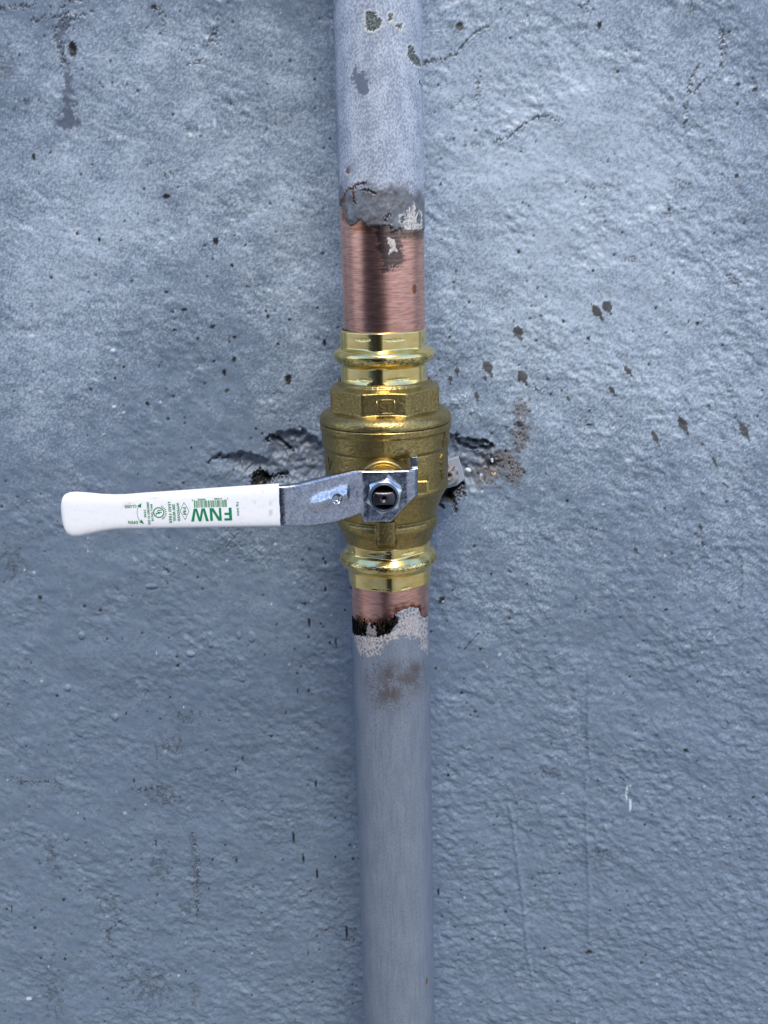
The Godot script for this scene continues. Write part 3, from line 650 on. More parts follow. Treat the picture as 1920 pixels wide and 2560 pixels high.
func build_pipes() -> void:
	var frost := noise(61, 1.5, 2)
	var cloud := noise(62, 13.0, 3)
	var drag := noise(63, 5.0, 3)
	var wob := noise(64, 3.0, 2)
	var brushy := noise(65, 7.0, 2)
	var copper := copper_metal()
	var paint := matte(1, 1, 1, 0.40, true)
	paint.metallic_specular = 0.5
	var chips: Array = UPPER_CHIPS.map(polygon)
	var bare: Array = UPPER_BARE.map(polygon)
	var white: Array = UPPER_WHITE.map(polygon)
	var tongue: Array = UPPER_TONGUE.map(polygon)
	var cracks: Array = UPPER_CRACKS.map(polygon)

	# ---- the upper pipe
	var edge := polygon(UPPER_EDGE[0])
	var e0 := edge[0]
	var e1 := edge[edge.size() - 1]
	var upper_poly := edge.duplicate()
	upper_poly.append_array(PackedVector2Array([Vector2(95, e1.y), Vector2(95, 900), Vector2(-95, 900), Vector2(-95, e0.y)]))
	EDGE_MID = 185.0
	var up := thing("riser_pipe", "upper length of copper pipe in flaking pale grey paint, bared above the brass valve", "pipe", Vector3(0, AXIS_Y, PIPE_Z))
	part("copper_tube", tube(rows_between(118.0, 212.0, 0.6, -1e9 + 1e9 + 117.0, 2150.0), func(s: float, y: float, b: float) -> Color:
		var d := inside(upper_poly, Vector2(s, y)).x if y > 140.0 else -40.0
		var c := Color(0.88, 0.51, 0.405).lerp(Color(0.60, 0.30, 0.225), clampf(0.5 + 0.9 * b, 0.0, 1.0))
		var heat := smoothstep(-7.0, 0.0, d + 6.0 * cloud.get_noise_2d(s * 0.6, y * 1.5) + 4.0 * b)
		c = c.lerp(Color(0.36, 0.15, 0.075), heat * 0.85 * smoothstep(176.0, 189.0, y))
		var tg := in_any(tongue, Vector2(s, y) + Vector2(0.6, 1.6) * wob.get_noise_2d(s * 1.3, y * 1.3)) if y < 200.0 and y > 150.0 else -9.0
		var soot := clampf((tg + 1.3 + 1.3 * frost.get_noise_2d(s * 0.8, y * 0.8) + 2.0 * brushy.get_noise_2d(s * 0.2, y * 2.0)) * 0.42, 0.0, 1.0)
		c = c.lerp(Color(0.070, 0.060, 0.066).lerp(Color(0.15, 0.12, 0.115), clampf(0.4 + 1.1 * frost.get_noise_2d(s, y + 30.0), 0.0, 1.0)), soot * 0.93)
		var smear := smoothstep(-2.0, 2.0, s + 3.0 * wob.get_noise_2d(s * 0.3, y)) * smoothstep(170.0, 180.0, y + 14.0 * brushy.get_noise_2d(s * 0.12, y * 3.0))
		c = c.lerp(Color(0.30, 0.20, 0.13), smear * clampf(0.35 + 1.3 * brushy.get_noise_2d(s * 0.1, y * 4.0), 0.0, 0.7))
		var dent := Vector2((s - 21.8) / 2.1, (y - 150.4) / 3.0).length()
		if dent < 1.0:
			c = Color(0.42, 0.16, 0.09)
		return c), copper, up, Vector3.ZERO, "bare brushed copper with a heat-browned upper end")
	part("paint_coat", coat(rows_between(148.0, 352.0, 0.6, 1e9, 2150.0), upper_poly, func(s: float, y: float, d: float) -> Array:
		var q := Vector2(s, y)
		var f := frost.get_noise_2d(s * 0.9, y * 0.6)
		var g := cloud.get_noise_2d(s, y * 0.6)
		var c := Color(0.215, 0.252, 0.315).lerp(Color(0.455, 0.505, 0.580), clampf(0.45 + 0.9 * f + 0.5 * g, 0.0, 1.0))
		var h := 0.035 * f
		if y < 352.0:
			# dark mottled streaks down the flank and the far edge
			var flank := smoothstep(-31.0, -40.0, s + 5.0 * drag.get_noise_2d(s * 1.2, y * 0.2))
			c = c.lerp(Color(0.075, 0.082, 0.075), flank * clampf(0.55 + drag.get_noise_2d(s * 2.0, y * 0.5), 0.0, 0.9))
			if in_any(bare, q + Vector2(1, 1) * 1.5 * wob.get_noise_2dv(q)) > 0.0:
				c = Color(0.105, 0.128, 0.175).lerp(c, 0.12)
				h = -0.08
			# the lead-grey, blistered skin over the bared end
			var low := smoothstep(219.0, 205.0, y + 9.0 * cloud.get_noise_2d(s * 0.7, y * 0.8))
			c = c.lerp(Color(0.125, 0.136, 0.152).lerp(Color(0.070, 0.074, 0.080), clampf(0.5 + 0.9 * cloud.get_noise_2d(s * 2.0, y * 2.0), 0.0, 1.0)), low * 0.85)
			h += low * (0.25 * cloud.get_noise_2d(s * 1.6, y * 1.6) + 0.10 * wob.get_noise_2dv(q))
			for e in UPPER_LUMPS:
				var dd := Vector2((s - e[0]) / e[2], (y - e[1]) / e[3]).length_squared()
				if dd < 5.0:
					h += 1.5 * e[4] * exp(-dd * 1.3)
			var st := blotch(UPPER_STAINS, q)
			c = c.lerp(Color(0.085, 0.064, 0.052), st * clampf(0.25 + 1.2 * wob.get_noise_2d(s, y + 40.0), 0.0, 0.7))
			var wv := in_any(white, q + Vector2(1.3, 1.0) * wob.get_noise_2d(s * 1.2, y * 1.2)) if y < 215.0 else -9.0
			if wv > 0.0:
				c = c.lerp(Color(0.60, 0.57, 0.52), clampf(0.85 + 1.1 * frost.get_noise_2d(s * 0.7, y * 0.7), 0.0, 1.0))
				h += 0.1
			var ch := in_any(chips, q + Vector2(1, 1) * 0.7 * wob.get_noise_2d(s * 2.0, y * 2.0))
			if ch > 0.0:
				c = Color(0.045, 0.052, 0.046).lerp(Color(0.22, 0.27, 0.27), clampf(0.25 + 1.3 * frost.get_noise_2d(s * 0.8, y * 0.8), 0.0, 1.0))
				h -= 0.4
			elif ch > -1.3:
				c = c.lerp(Color(0.52, 0.53, 0.50), 0.6)
				h += 0.22
			var cr := near_any(cracks, q + Vector2(1, -1) * 0.9 * wob.get_noise_2d(s * 1.5, y * 1.5))
			if cr < 0.75:
				c = Color(0.10, 0.030, 0.014) if y > 205.0 and s < -12.0 else Color(0.02, 0.018, 0.017)
				h -= 0.55
			elif cr < 1.5:
				h += 0.25
			var edge_soot := smoothstep(7.0, 0.5, d + 5.0 * wob.get_noise_2d(s * 0.6, y * 0.6))
			c = c.lerp(Color(0.055, 0.052, 0.054), edge_soot * clampf(0.35 + 0.9 * cloud.get_noise_2d(s * 2.0, y * 2.0 + 80.0), 0.0, 0.75) * (0.15 if wv > 0.0 else 1.0))
			if d < 0.9:
				c = c.lerp(Color(0.04, 0.038, 0.038), 0.6 * smoothstep(0.9, -0.2, d))
			var rust := Vector2((s + 28.0) / 2.0, (y - 205.3) / 2.0).length()
			if rust < 1.0:
				c = Color(0.15, 0.060, 0.042)
		return [c, h]), paint, up, Vector3.ZERO, "pale weathered grey paint with chips and a ragged burnt lower edge")

	var flake := polygon(UPPER_WHITE[1])
	EDGE_MID = 178.0
	part("primer_flake", coat(rows_between(158.0, 192.0, 0.5), flake, func(s: float, y: float, d: float) -> Array:
		return [Color(0.56, 0.52, 0.47).lerp(Color(0.20, 0.18, 0.17), clampf(0.15 + 1.2 * frost.get_noise_2d(s * 0.8, y * 0.8), 0.0, 1.0)), -0.25]), paint, up, Vector3.ZERO, "small flake of cream primer")

	# ---- the lower pipe
	edge = polygon(LOWER_EDGE[0])
	e0 = edge[0]
	e1 = edge[edge.size() - 1]
	var lower_poly := edge.duplicate()
	lower_poly.append_array(PackedVector2Array([Vector2(95, e1.y), Vector2(95, -900), Vector2(-95, -900), Vector2(-95, e0.y)]))
	EDGE_MID = -62.0
	var burnt: Array = LOWER_BURNT.map(polygon)
	var lace := FastNoiseLite.new()
	lace.seed = 66
	lace.noise_type = FastNoiseLite.TYPE_CELLULAR
	lace.frequency = 0.42
	lace.cellular_return_type = FastNoiseLite.RETURN_DISTANCE2_SUB
	lace.fractal_type = FastNoiseLite.FRACTAL_NONE
	var scale_: Array = LOWER_WHITE.map(polygon)
	var low_pipe := thing("drop_pipe", "lower length of copper pipe in smooth blue grey paint, scorched below the brass valve", "pipe", Vector3(0, AXIS_Y, PIPE_Z))
	part("copper_tube", tube(rows_between(-80.0, -42.0, 0.6, -1299.0, -41.0), func(s: float, y: float, b: float) -> Color:
		var d := inside(lower_poly, Vector2(s, y)).x
		var c := Color(0.88, 0.51, 0.415).lerp(Color(0.62, 0.32, 0.245), clampf(0.5 + 0.9 * b, 0.0, 1.0))
		var heat := smoothstep(-6.5, 0.0, d + 4.0 * cloud.get_noise_2d(s * 0.8, y) + 1.2 * b)
		c = c.lerp(Color(0.17, 0.055, 0.026), heat * 0.95)
		return c), copper, low_pipe, Vector3.ZERO, "short bare copper stub with a browned lower end")
	part("paint_coat", coat(rows_between(-425.0, -50.0, 0.62, -1299.0), lower_poly, func(s: float, y: float, d: float) -> Array:
		var q := Vector2(s, y)
		var f := frost.get_noise_2d(s * 0.7, y * 0.5)
		var g := cloud.get_noise_2d(s * 0.7, y * 0.35)
		var c := Color(0.138, 0.168, 0.215).lerp(Color(0.170, 0.200, 0.245), clampf(0.5 + 0.5 * f + 0.6 * g, 0.0, 1.0))
		var streak_ := drag.get_noise_2d(s * 1.6, y * 0.10)
		c = c.lerp(Color(0.105, 0.128, 0.165), clampf(0.9 * streak_ - 0.05, 0.0, 0.35))
		if drag.get_noise_2d(s * 2.4 + 200.0, y * 2.0) > 0.50:
			c = c.lerp(Color(0.075, 0.085, 0.105), 0.55)
		var h := 0.012 * f + 0.05 * g + 0.05 * streak_
		if y > -170.0:
			var fleck := wob.get_noise_2d(s * 1.6, y * 1.6)
			var st := blotch(LOWER_STAINS, q)
			c = c.lerp(Color(0.060, 0.044, 0.037), st * clampf(0.62 + 0.8 * cloud.get_noise_2d(s * 0.9, y * 0.6) + 0.38 * fleck, 0.0, 0.82))
			var sw := in_any(scale_, q + Vector2(1.2, 1.6) * wob.get_noise_2dv(q)) if y > -105.0 else -9.0
			var low_edge := clampf((y + 103.0) / 16.0, 0.0, 1.0)         # it breaks up into rings and dots at its lower edge
			var solid := sw * 0.10 + 0.5 * wob.get_noise_2d(s * 0.5, y * 0.5) - 0.35 * (1.0 - low_edge)
			if sw > -4.0:
				var cell := lace.get_noise_2d(s, y * 0.8)                # -1 on the walls between blisters
				if cell < -0.72 + 0.55 * solid + (0.0 if sw > 0.0 else 0.10 * sw):
					c = c.lerp(Color(0.44, 0.42, 0.41).lerp(Color(0.29, 0.27, 0.27), clampf(0.5 + f, 0.0, 1.0)), clampf(0.95 + 0.15 * sw, 0.3, 0.95))
					h += 0.10
				elif sw > 0.5:
					c = c.lerp(Color(0.12, 0.112, 0.118), clampf(0.35 + 0.5 * solid, 0.1, 0.75))
			var bn := in_any(burnt, q + Vector2(1, 1.5) * 1.1 * wob.get_noise_2dv(q)) if y > -95.0 else -9.0
			if bn > 0.0:
				c = Color(0.012, 0.012, 0.012)
				h -= 0.47
			elif bn > -0.9 and y > -64.0:
				c = c.lerp(Color(0.03, 0.022, 0.018), 0.5)
			if fleck > 0.50 and y < -70.0 and st > 0.15:
				c = c.lerp(Color(0.05, 0.05, 0.05), 0.7)
		if Vector2((s - 24.0) / 1.3, (y + 359.0) / 3.2).length() < 1.0:
			c = Color(0.13, 0.060, 0.025)
			h -= 0.35
		return [c, h]), paint, low_pipe, Vector3.ZERO, "smooth blue grey paint, blistered white and black at the top")
	EDGE_MID = -74.0
	var soot_mat := matte(1, 1, 1, 0.95, true)
	soot_mat.metallic_specular = 0.15
	var fingers: Array = SOOT_GAPS
	part("soot_crust", coat(rows_between(-92.0, -58.0, 0.5), burnt[0], func(s: float, y: float, d: float) -> Array:
		var c := Color(0.003, 0.003, 0.003).lerp(Color(0.026, 0.021, 0.018), clampf(1.4 * drag.get_noise_2d(s * 3.0, y * 0.5), 0.0, 1.0))
		for g in fingers:                                               # pale ash fingers run up into it
			var w: float = g[2] * (0.4 + 0.8 * smoothstep(g[1], -80.0, y)) + 0.9 * wob.get_noise_2d(s * 1.4, y * 1.4)
			if y < g[1] and absf(s - g[0]) < w:
				c = Color(0.23, 0.20, 0.215)
		return [c, -0.08 + 0.14 * wob.get_noise_2dv(Vector2(s, y))], 3.6), soot_mat, low_pipe, Vector3.ZERO, "black soot crust under the bare copper")

# ---------------------------------------------------------------- the ball valve
var vcx := -0.0006

# a turned or cast surface about the pipe's axis: form(angle, y) -> [radius mm, colour]
func around(rows: PackedFloat32Array, form: Callable) -> ArrayMesh:
	var cols := columns_round()
	var p := PackedVector3Array()
	var col := PackedColorArray()
	for y in rows:
		for a in cols:
			var v: Array = form.call(a, y)
			p.append(pipe_point(a, v[0], y))
			col.append(v[1])
	return grid(p, cols.size(), rows.size(), true, col)

func flats(a: float, count: int, turn: float, hard: float) -> float:     # radius of a rounded polygon of apothem 1
	var s := 0.0
	for k in count:
		s += pow(maxf(0.0, cos(a - turn - TAU * k / count)), hard)
	return pow(s, -1.0 / hard)

func press_rows(hi: float, lo: float) -> PackedFloat32Array:
	return rows_between(lo, hi, 0.35)

func build_valve() -> void:
	var v := thing("ball_valve", "brass press ball valve with white sleeved steel lever between the two pipes", "valve", Vector3(vcx, AXIS_Y, PIPE_Z))
	var grit := noise(71, 1.3, 2)
	var grit2 := noise(72, 4.0, 2)
	var ding := noise(73, 2.2, 2)
	var tarn := noise(74, 9.0, 3)
	var cast := metal(1, 1, 1, 0.36, true)
	var shiny := metal(1, 1, 1, 0.16, true)
	var sand := func(a: float, y: float) -> float: return 0.13 * grit.get_noise_3d(sin(a) * 42.0, y, cos(a) * 42.0)
	var cast_col := func(a: float, y: float) -> Color:
		var t: float = clampf(0.5 + 0.3 * grit2.get_noise_3d(sin(a) * 42.0, y, cos(a) * 42.0) + 0.8 * grit.get_noise_3d(sin(a) * 42.0, y + 90.0, cos(a) * 42.0), 0.0, 1.0)
		return Color(0.235, 0.176, 0.064).lerp(Color(0.420, 0.325, 0.132), t)
	var brass_col := func(a: float, y: float) -> Color:
		var t: float = clampf(0.5 + 1.1 * tarn.get_noise_3d(sin(a) * 30.0, y * 1.6, cos(a) * 30.0), 0.0, 1.0)
		return Color(0.800, 0.610, 0.205).lerp(Color(0.870, 0.715, 0.320), t)

	# the two press ends: a hexagon squeezed by the jaws, a bead over the seal, a squeezed neck
	for e in 2:
		var top := e == 0
		var prof: Array = TOP_END if top else LOW_END
		var turn := deg_to_rad(-8.0 + 30.0) if top else deg_to_rad(8.0 + 30.0)
		var marks: Array = TOP_JAWS if top else LOW_JAWS
		part("press_end", around(press_rows(prof[0][0], prof[prof.size() - 1][0]), func(a: float, y: float) -> Array:
			var r := at_profile(prof, y)
			var hexed := at_profile(prof, y, 2)
			r *= lerpf(1.0, flats(a, 6, turn, 8.0) * 0.985, hexed)
			var c: Color = brass_col.call(a, y)
			var x := sin(a) * 30.0
			if hexed > 0.5 and cos(a) > 0.0:
				for m in marks:           # nicks left by the jaws
					var d := Vector2((x - m[0]) / m[2], (y - m[1]) / m[3]).length() + 0.25 * ding.get_noise_2d(x * 1.4, y * 3.0)
					if d < 1.0:
						r -= 0.5 * (1.0 - d * d)
						c = c.lerp(Color(0.16, 0.115, 0.05), clampf(0.2 + 1.4 * ding.get_noise_2d(x * 1.5, y * 2.0), 0.0, 0.6))
			elif hexed < 0.3:             # dirt and scuffs along the under side of the bead
				var g: float = ding.get_noise_2d(a * 26.0, y * 3.0) + 0.5 * tarn.get_noise_2d(a * 40.0, y)
				var band: float = smoothstep(3.0, 1.0, absf(y - prof[0][0] + (18.5 if top else 14.2) ))
				if band > 0.0 and g > -0.05:
					c = c.lerp(Color(0.075, 0.062, 0.036), band * clampf(0.35 + 1.5 * g, 0.0, 0.9))
					r -= 0.07 * band * clampf(g * 3.0, 0.0, 1.0)
			r += 0.012 * grit.get_noise_2d(a * 6.0, y * 4.0)
			return [r, c]), shiny, v)

	# the cast end piece with its octagon for the wrench
	var cap_part := part("end_piece", around(rows_between(63.2, 91.0, 0.5), func(a: float, y: float) -> Array:
		var r := at_profile(CAP, y)
		var w := at_profile(CAP, y, 2)
		var ra := 37.3 * flats(a, 8, deg_to_rad(-1.0), 90.0) * 0.95
		r = lerpf(r, minf(ra, r + 3.0) , w)
		r += 1.5 * sand.call(a, y)
		if y > 87.2 and y < 90.6:
			r += 0.12 * signf(grit2.get_noise_2d(a * 60.0, 0.0)) * 0.5
		return [r, cast_col.call(a, y)]), cast, v, Vector3.ZERO, "cast brass end with eight wrench flats")
	# raised frame and letters on the front flat
	var mark := 0.0372
	for b in [[0.0, 4.3, 12.0, 0.9], [0.0, -4.3, 12.0, 0.9], [-5.6, 0.0, 0.9, 8.6], [5.6, 0.0, 0.9, 8.6]]:
		part("cast_frame", rbox(Vector3(b[2], b[3], 1.0) * 0.001, 0.0003, 3), cast_plain(), cap_part, Vector3(b[0] * 0.001 + 0.0002, 0.0785 + b[1] * 0.001, mark - 0.0014))
	part("cast_letter", letters("ST", 5.6, 8.0, 1.6), cast_plain(), cap_part, Vector3(0.0002, 0.0785, mark - 0.0010))

	var body := part("valve_body", around(rows_between(-19.0, 62.9, 0.5), func(a: float, y: float) -> Array:
		var r := at_profile(BODY, y)
		var x := sin(a) * r
		var front := cos(a) > 0.2
		if front:
			var seam := absf(x + 1.4)
			if seam < 1.6:
				r += 0.30 * exp(-seam * seam / 0.28)
			if y < 3.0:               # the web under the stem
				var web := smoothstep(7.2, 4.6, absf(x + 1.2)) * smoothstep(-17.5, -12.0, y)
				r = maxf(r, lerpf(r, 36.4 + 0.06 * y, web))
			# the groove fades out before it reaches the flanks
			var groove := exp(-pow((y + 1.2) / 0.9, 2.0)) * smoothstep(0.90, 0.70, absf(x) / 34.0) * smoothstep(5.5, 8.0, absf(x + 1.2))
			r -= 1.2 * groove
		r += 1.4 * sand.call(a, y)
		return [r, cast_col.call(a, y)]), cast, v, Vector3.ZERO, "dull cast brass body with a mould seam down its front")
	# raised characters cast on the flanks
	for t in [["F", 66.0, 56.0, 5.0, 0.0], ["P", 63.0, 51.0, 5.0, 0.0], ["U", 67.0, 51.0, 4.5, 0.0], ["4", 61.0, 42.0, 3.6, 0.0], ["0", 61.0, 37.5, 3.4, 0.0], ["0", 61.0, 33.0, 3.4, 0.0], ["W", 62.0, 28.5, 3.6, 0.0], ["V", -66.0, 38.0, 8.0, -0.3]]:
		var a := deg_to_rad(t[1])
		var rr := at_profile(BODY, t[2]) * 0.001
		var o := part("cast_letter", letters(t[0], t[3], t[3] * 0.8, 1.3), cast_plain(), body, Vector3(sin(a) * rr, t[2] * 0.001, cos(a) * rr))
		o.rotation = Vector3(0, a, t[4])
	# stop lug for the lever
	part("stop_lug", rbox(Vector3(0.0125, 0.0085, 0.018), 0.0012, 6, 0.0001), plain_metal(0.45, 0.34, 0.12, 0.18), body, Vector3(0.0205, 0.0290, 0.0405))

	# stem, packing gland and lever are set about the stem's axis
	var sx := -0.0022
	var sy := 0.0296
	var at := Vector3(sx, sy, 0)
	part("bonnet", lathe_z([[0.030, 0.0205], [0.0405, 0.0190], [0.0425, 0.0178], [0.0465, 0.0172], [0.0478, 0.0165], [0.0482, 0.0154], [0.0480, 0.0140], [0.0472, 0.0135], [0.0472, 0.0]], 64), cast_plain(), v, at)
	part("packing_gland", lathe_z([[0.046, 0.0122], [0.0545, 0.0122], [0.0556, 0.0114], [0.0556, 0.0080], [0.0620, 0.0078], [0.0620, 0.0]], 48), plain_metal(0.80, 0.60, 0.20, 0.2), v, at)
	# lever nut
	var nut_p := PackedVector3Array()
	var ns := 96
	var ring := [[0.0655, 0.0101, 1.0], [0.0727, 0.0101, 1.0], [0.0731, 0.0101, 1.0], [0.0743, 0.0094, 0.0], [0.0744, 0.0092, 0.0], [0.0743, 0.0090, 0.0], [0.0751, 0.0088, 0.0], [0.0761, 0.0086, 0.0], [0.0765, 0.0082, 0.0], [0.0764, 0.0078, 0.0], [0.0757, 0.0076, 0.0], [0.0690, 0.0075, 0.0]]
	for row in ring:
		for i in ns:
			var a := TAU * i / ns
			var hx: float = row[1] * minf(flats(a, 6, deg_to_rad(48.0), 160.0) * 0.995, 1.16)
			var r: float = lerpf(row[1], hx, row[2])
			nut_p.append(Vector3(cos(a) * r, sin(a) * r, row[0]))
	part("lever_nut", grid(nut_p, ns, ring.size(), true), plain_metal(0.72, 0.77, 0.83, 0.17), v, at, "zinc plated hexagon nut")
	part("nut_insert", lathe_z([[0.0740, 0.0092], [0.0760, 0.0090], [0.0766, 0.0086], [0.0767, 0.0080], [0.0763, 0.0076], [0.0700, 0.0075]], 64), matte(0.045, 0.065, 0.100, 0.25), v, at)
	# stem end with two flats and a centre dimple
	var sp := PackedVector3Array()
	var sn := 72
	for row in [[0.066, 7.0, 9.0], [0.0728, 7.0, 9.0], [0.0730, 7.0, 4.1], [0.0782, 7.0, 4.1], [0.0792, 6.2, 3.5], [0.0792, 3.0, 2.6], [0.0795, 2.5, 2.5], [0.0793, 2.1, 2.1], [0.0780, 1.2, 1.2], [0.0776, 0.0, 0.0]]:
		for i in sn:
			var a := TAU * i / sn
			var r: float = minf(row[1], row[2] / maxf(absf(sin(a)), 1e-3))
			sp.append(Vector3(cos(a) * r * 0.001, sin(a) * r * 0.001, row[0]))
	part("stem", grid(sp, sn, 10, true), plain_metal(0.105, 0.098, 0.108, 0.30), v, at, "dark steel stem end with two flats")

	build_lever(v, at)

func cast_plain() -> StandardMaterial3D:
	return plain_metal(0.335, 0.255, 0.100, 0.36)

var metals := {}
func plain_metal(r: float, g: float, b: float, rough: float) -> StandardMaterial3D:
	var key := "%.3f %.3f %.3f %.2f" % [r, g, b, rough]
	if not metals.has(key):
		var m := metal(r, g, b, rough)
		m.normal_enabled = true
		m.normal_texture = grain_normal(9.0, 3.0, 5)
		m.normal_scale = 0.35
		m.uv1_triplanar = true
		m.uv1_scale = Vector3(45, 45, 45)
		metals[key] = m
	return metals[key]

# ---- lever: a 5 mm strip, stamped and bent. Stations: x, z of its mid line, top and bottom edge (mm from the stem)
func build_lever(v: Node3D, at: Vector3) -> void:
	var p := PackedVector3Array()
	var col := PackedColorArray()
	var rows := []
	for k in LEVER.size() - 1:
		var a: Array = LEVER[k]
		var b: Array = LEVER[k + 1]
		var n := maxi(1, int(Vector2(b[0] - a[0], b[1] - a[1]).length() / 0.5))
		for t in n:
			var w := float(t) / n
			rows.append([lerpf(a[0], b[0], w), lerpf(a[1], b[1], w), lerpf(a[2], b[2], w), lerpf(a[3], b[3], w)])
	rows.append(LEVER[LEVER.size() - 1])
	# round the bends
	for pass_ in 4:
		var c := rows.duplicate(true)
		for k in range(1, rows.size() - 1):
			rows[k][1] = (c[k - 1][1] + 2.0 * c[k][1] + c[k + 1][1]) / 4.0
			rows[k][0] = (c[k - 1][0] + 2.0 * c[k][0] + c[k + 1][0]) / 4.0
	var spang := noise(81, 1.6, 2)
	var scuff := noise(82, 6.0, 3)
	var nf := 56
	var th := 2.4
	for k in rows.size():
		var a: Array = rows[maxi(k - 1, 0)]
		var b: Array = rows[mini(k + 1, rows.size() - 1)]
		var along := Vector2(b[0] - a[0], b[1] - a[1]).normalized()
		var out := Vector2(-along.y, along.x)             # towards the viewer on the flat
		if out.y < 0.0 and absf(out.y) > 0.3:
			out = -out
		var r: Array = rows[k]
		var end_cap := k == 0 or k == rows.size() - 1
		for i in nf + 12:
			var y := 0.0
			var t := 0.0
			if i < nf:                                     # the front face, bottom to top
				y = lerpf(r[3], r[2], float(i) / (nf - 1))
				t = th
				var rim: float = minf(y - r[3], r[2] - y)
				t -= 0.7 * pow(maxf(0.0, 1.0 - rim / 0.8), 2.0)
				# stamped stiffening rib, steep at its stem end, with a punched dimple
				var q := Vector2(r[0], y)
				if r[0] < -18.0 and r[0] > -64.0:
					var mid := lerpf(-2.2, 1.6, (r[0] + 46.0) / 24.0)
					var w := exp(-pow((y - mid) / 4.2, 2.0))
					t += 1.5 * w * smoothstep(-52.0, -38.0, r[0]) * smoothstep(-22.0, -24.5, r[0])
					var dd := q.distance_to(Vector2(-30.3, -0.4))
					t -= 2.3 * smoothstep(3.3, 1.6, dd)
					t += 0.25 * exp(-pow((dd - 3.7) / 0.6, 2.0))
				t += 0.02 * spang.get_noise_2dv(q) + 0.10 * scuff.get_noise_2d(q.x * 0.5, q.y * 0.5)
			else:
				var u := (i - nf) / 11.0
				y = lerpf(r[2], r[3], clampf(u * 1.4 - 0.2, 0.0, 1.0))
				t = -th if u > 0.08 and u < 0.92 else (th - 1.4)
			if end_cap:
				t *= 0.02
			var m := Vector2(r[0], r[1]) + out * t
			p.append(Vector3(m.x, y, m.y) * 0.001)
			var g := clampf(0.5 + 0.7 * spang.get_noise_2d(r[0] * 0.8, y * 0.8 + 40.0) + 0.5 * scuff.get_noise_2d(r[0], y), 0.0, 1.0)
			col.append(Color(0.30, 0.345, 0.425).lerp(Color(0.54, 0.585, 0.65), g))
	var lever := part("lever", flipped(p, nf + 12, rows.size(), col), metal(1, 1, 1, 0.19, true), v, at, "bent zinc plated steel lever with a stamped rib")

	# the white vinyl sleeve: stations along x with top and bottom edges
	var sp := PackedVector3Array()
	var sc := PackedColorArray()
	var seg := 72
	var smear := noise(83, 7.0, 3)
	var nst := 190
	for k in nst + 9:
		var x := 0.0
		var shrink := 1.0
		if k < 3:
			x = -65.2 - 0.05 * k
			shrink = [0.80, 0.94, 1.0][k]
		elif k >= nst:
			var u := float(k - nst + 1) / 9.0 * PI * 0.5
			x = -193.4 - 3.4 * sin(u)
			shrink = maxf(cos(u), 0.02)
		else:
			x = lerpf(-65.35, -193.4, float(k - 3) / (nst - 4))
		var top := at_profile(SLEEVE, x, 1)
		var bot := at_profile(SLEEVE, x, 2)
		var zc := 85.6 + (x + 65.0) * -0.008
		var hh := (top - bot) * 0.5 * (shrink if k >= nst else lerpf(1.0, shrink, 0.3))
		var hz := at_profile(SLEEVE, x, 3) * shrink
		for i in seg:
			var a := TAU * i / seg
			var n := 4.2
			var rad := pow(pow(absf(cos(a)) , n) + pow(absf(sin(a)), n), -1.0 / n)
			var sy := cos(a) * rad * hh
			var sz := sin(a) * rad * hz
			var rim := 0.25 * smear.get_noise_2d(sy * 1.5, sz * 1.5) if k < 3 else 0.0
			sp.append(Vector3(x + rim, (top + bot) * 0.5 + sy, zc + sz) * 0.001)
			var c := Color(0.80, 0.81, 0.82)
			var g := smear.get_noise_2d(x * 0.6, sy * 2.2) + 0.6 * smear.get_noise_2d(x * 2.5 + 70.0, sy * 4.0)
			if g > 0.34:
				c = c.lerp(Color(0.42, 0.41, 0.39), clampf((g - 0.34) * 0.35, 0.0, 0.12))
			for s in SMUDGES:
				var d := Vector2((x - s[0]) / s[2], (sy - s[1]) / s[3]).length() + 0.5 * smear.get_noise_2d(x * 2.0, sy * 2.0)
				if d < 1.0:
					c = c.lerp(Color(0.36, 0.34, 0.28), s[4] * (1.0 - d))
			sc.append(c)
	var vinyl := matte(1, 1, 1, 0.38, true)
	var sleeve := part("handle_sleeve", grid(sp, seg, nst + 9, true, sc), vinyl, v, at + Vector3(0.0024, 0, 0), "white vinyl grip sleeve printed in green")
	print_sleeve(sleeve)

func flipped(p: PackedVector3Array, nu: int, nv: int, col: PackedColorArray) -> ArrayMesh:
	return grid(p, nu, nv, true, col)

# ---- print on the sleeve
var green: StandardMaterial3D
func letters(text: String, high: float, wide: float, thick: float) -> Mesh:     # mm; capitals `high` tall, line `wide` long, centred
	var t := TextMesh.new()
	var f := SystemFont.new()
	f.font_names = PackedStringArray(["Droid Sans"])
	f.font_weight = 700
	t.font = f
	t.text = text
	t.font_size = 64
	t.pixel_size = 0.01
	t.depth = 0.2
	t.curve_step = 1.0
	var box := t.get_aabb()
	var arr := t.get_mesh_arrays()
	var out := ArrayMesh.new()
	var pts: PackedVector3Array = arr[Mesh.ARRAY_VERTEX]
	var c := box.get_center()
	for k in pts.size():
		var q := pts[k] - c
		pts[k] = Vector3(q.x / box.size.x * wide, q.y / box.size.y * high, q.z / box.size.z * thick) * 0.001
	arr[Mesh.ARRAY_VERTEX] = pts
	out.add_surface_from_arrays(Mesh.PRIMITIVE_TRIANGLES, arr)
	return out

func inked(called: String, mesh: Mesh, sleeve: Node3D, x: float, y: float, turn: float) -> void:
	var o := part(called, mesh, green, sleeve, Vector3(x, y, 89.38 - (x + 65.0) * 0.008) * 0.001)
	o.basis = Basis(Vector3.UP, 0.008) * Basis(Vector3.BACK, deg_to_rad(turn))

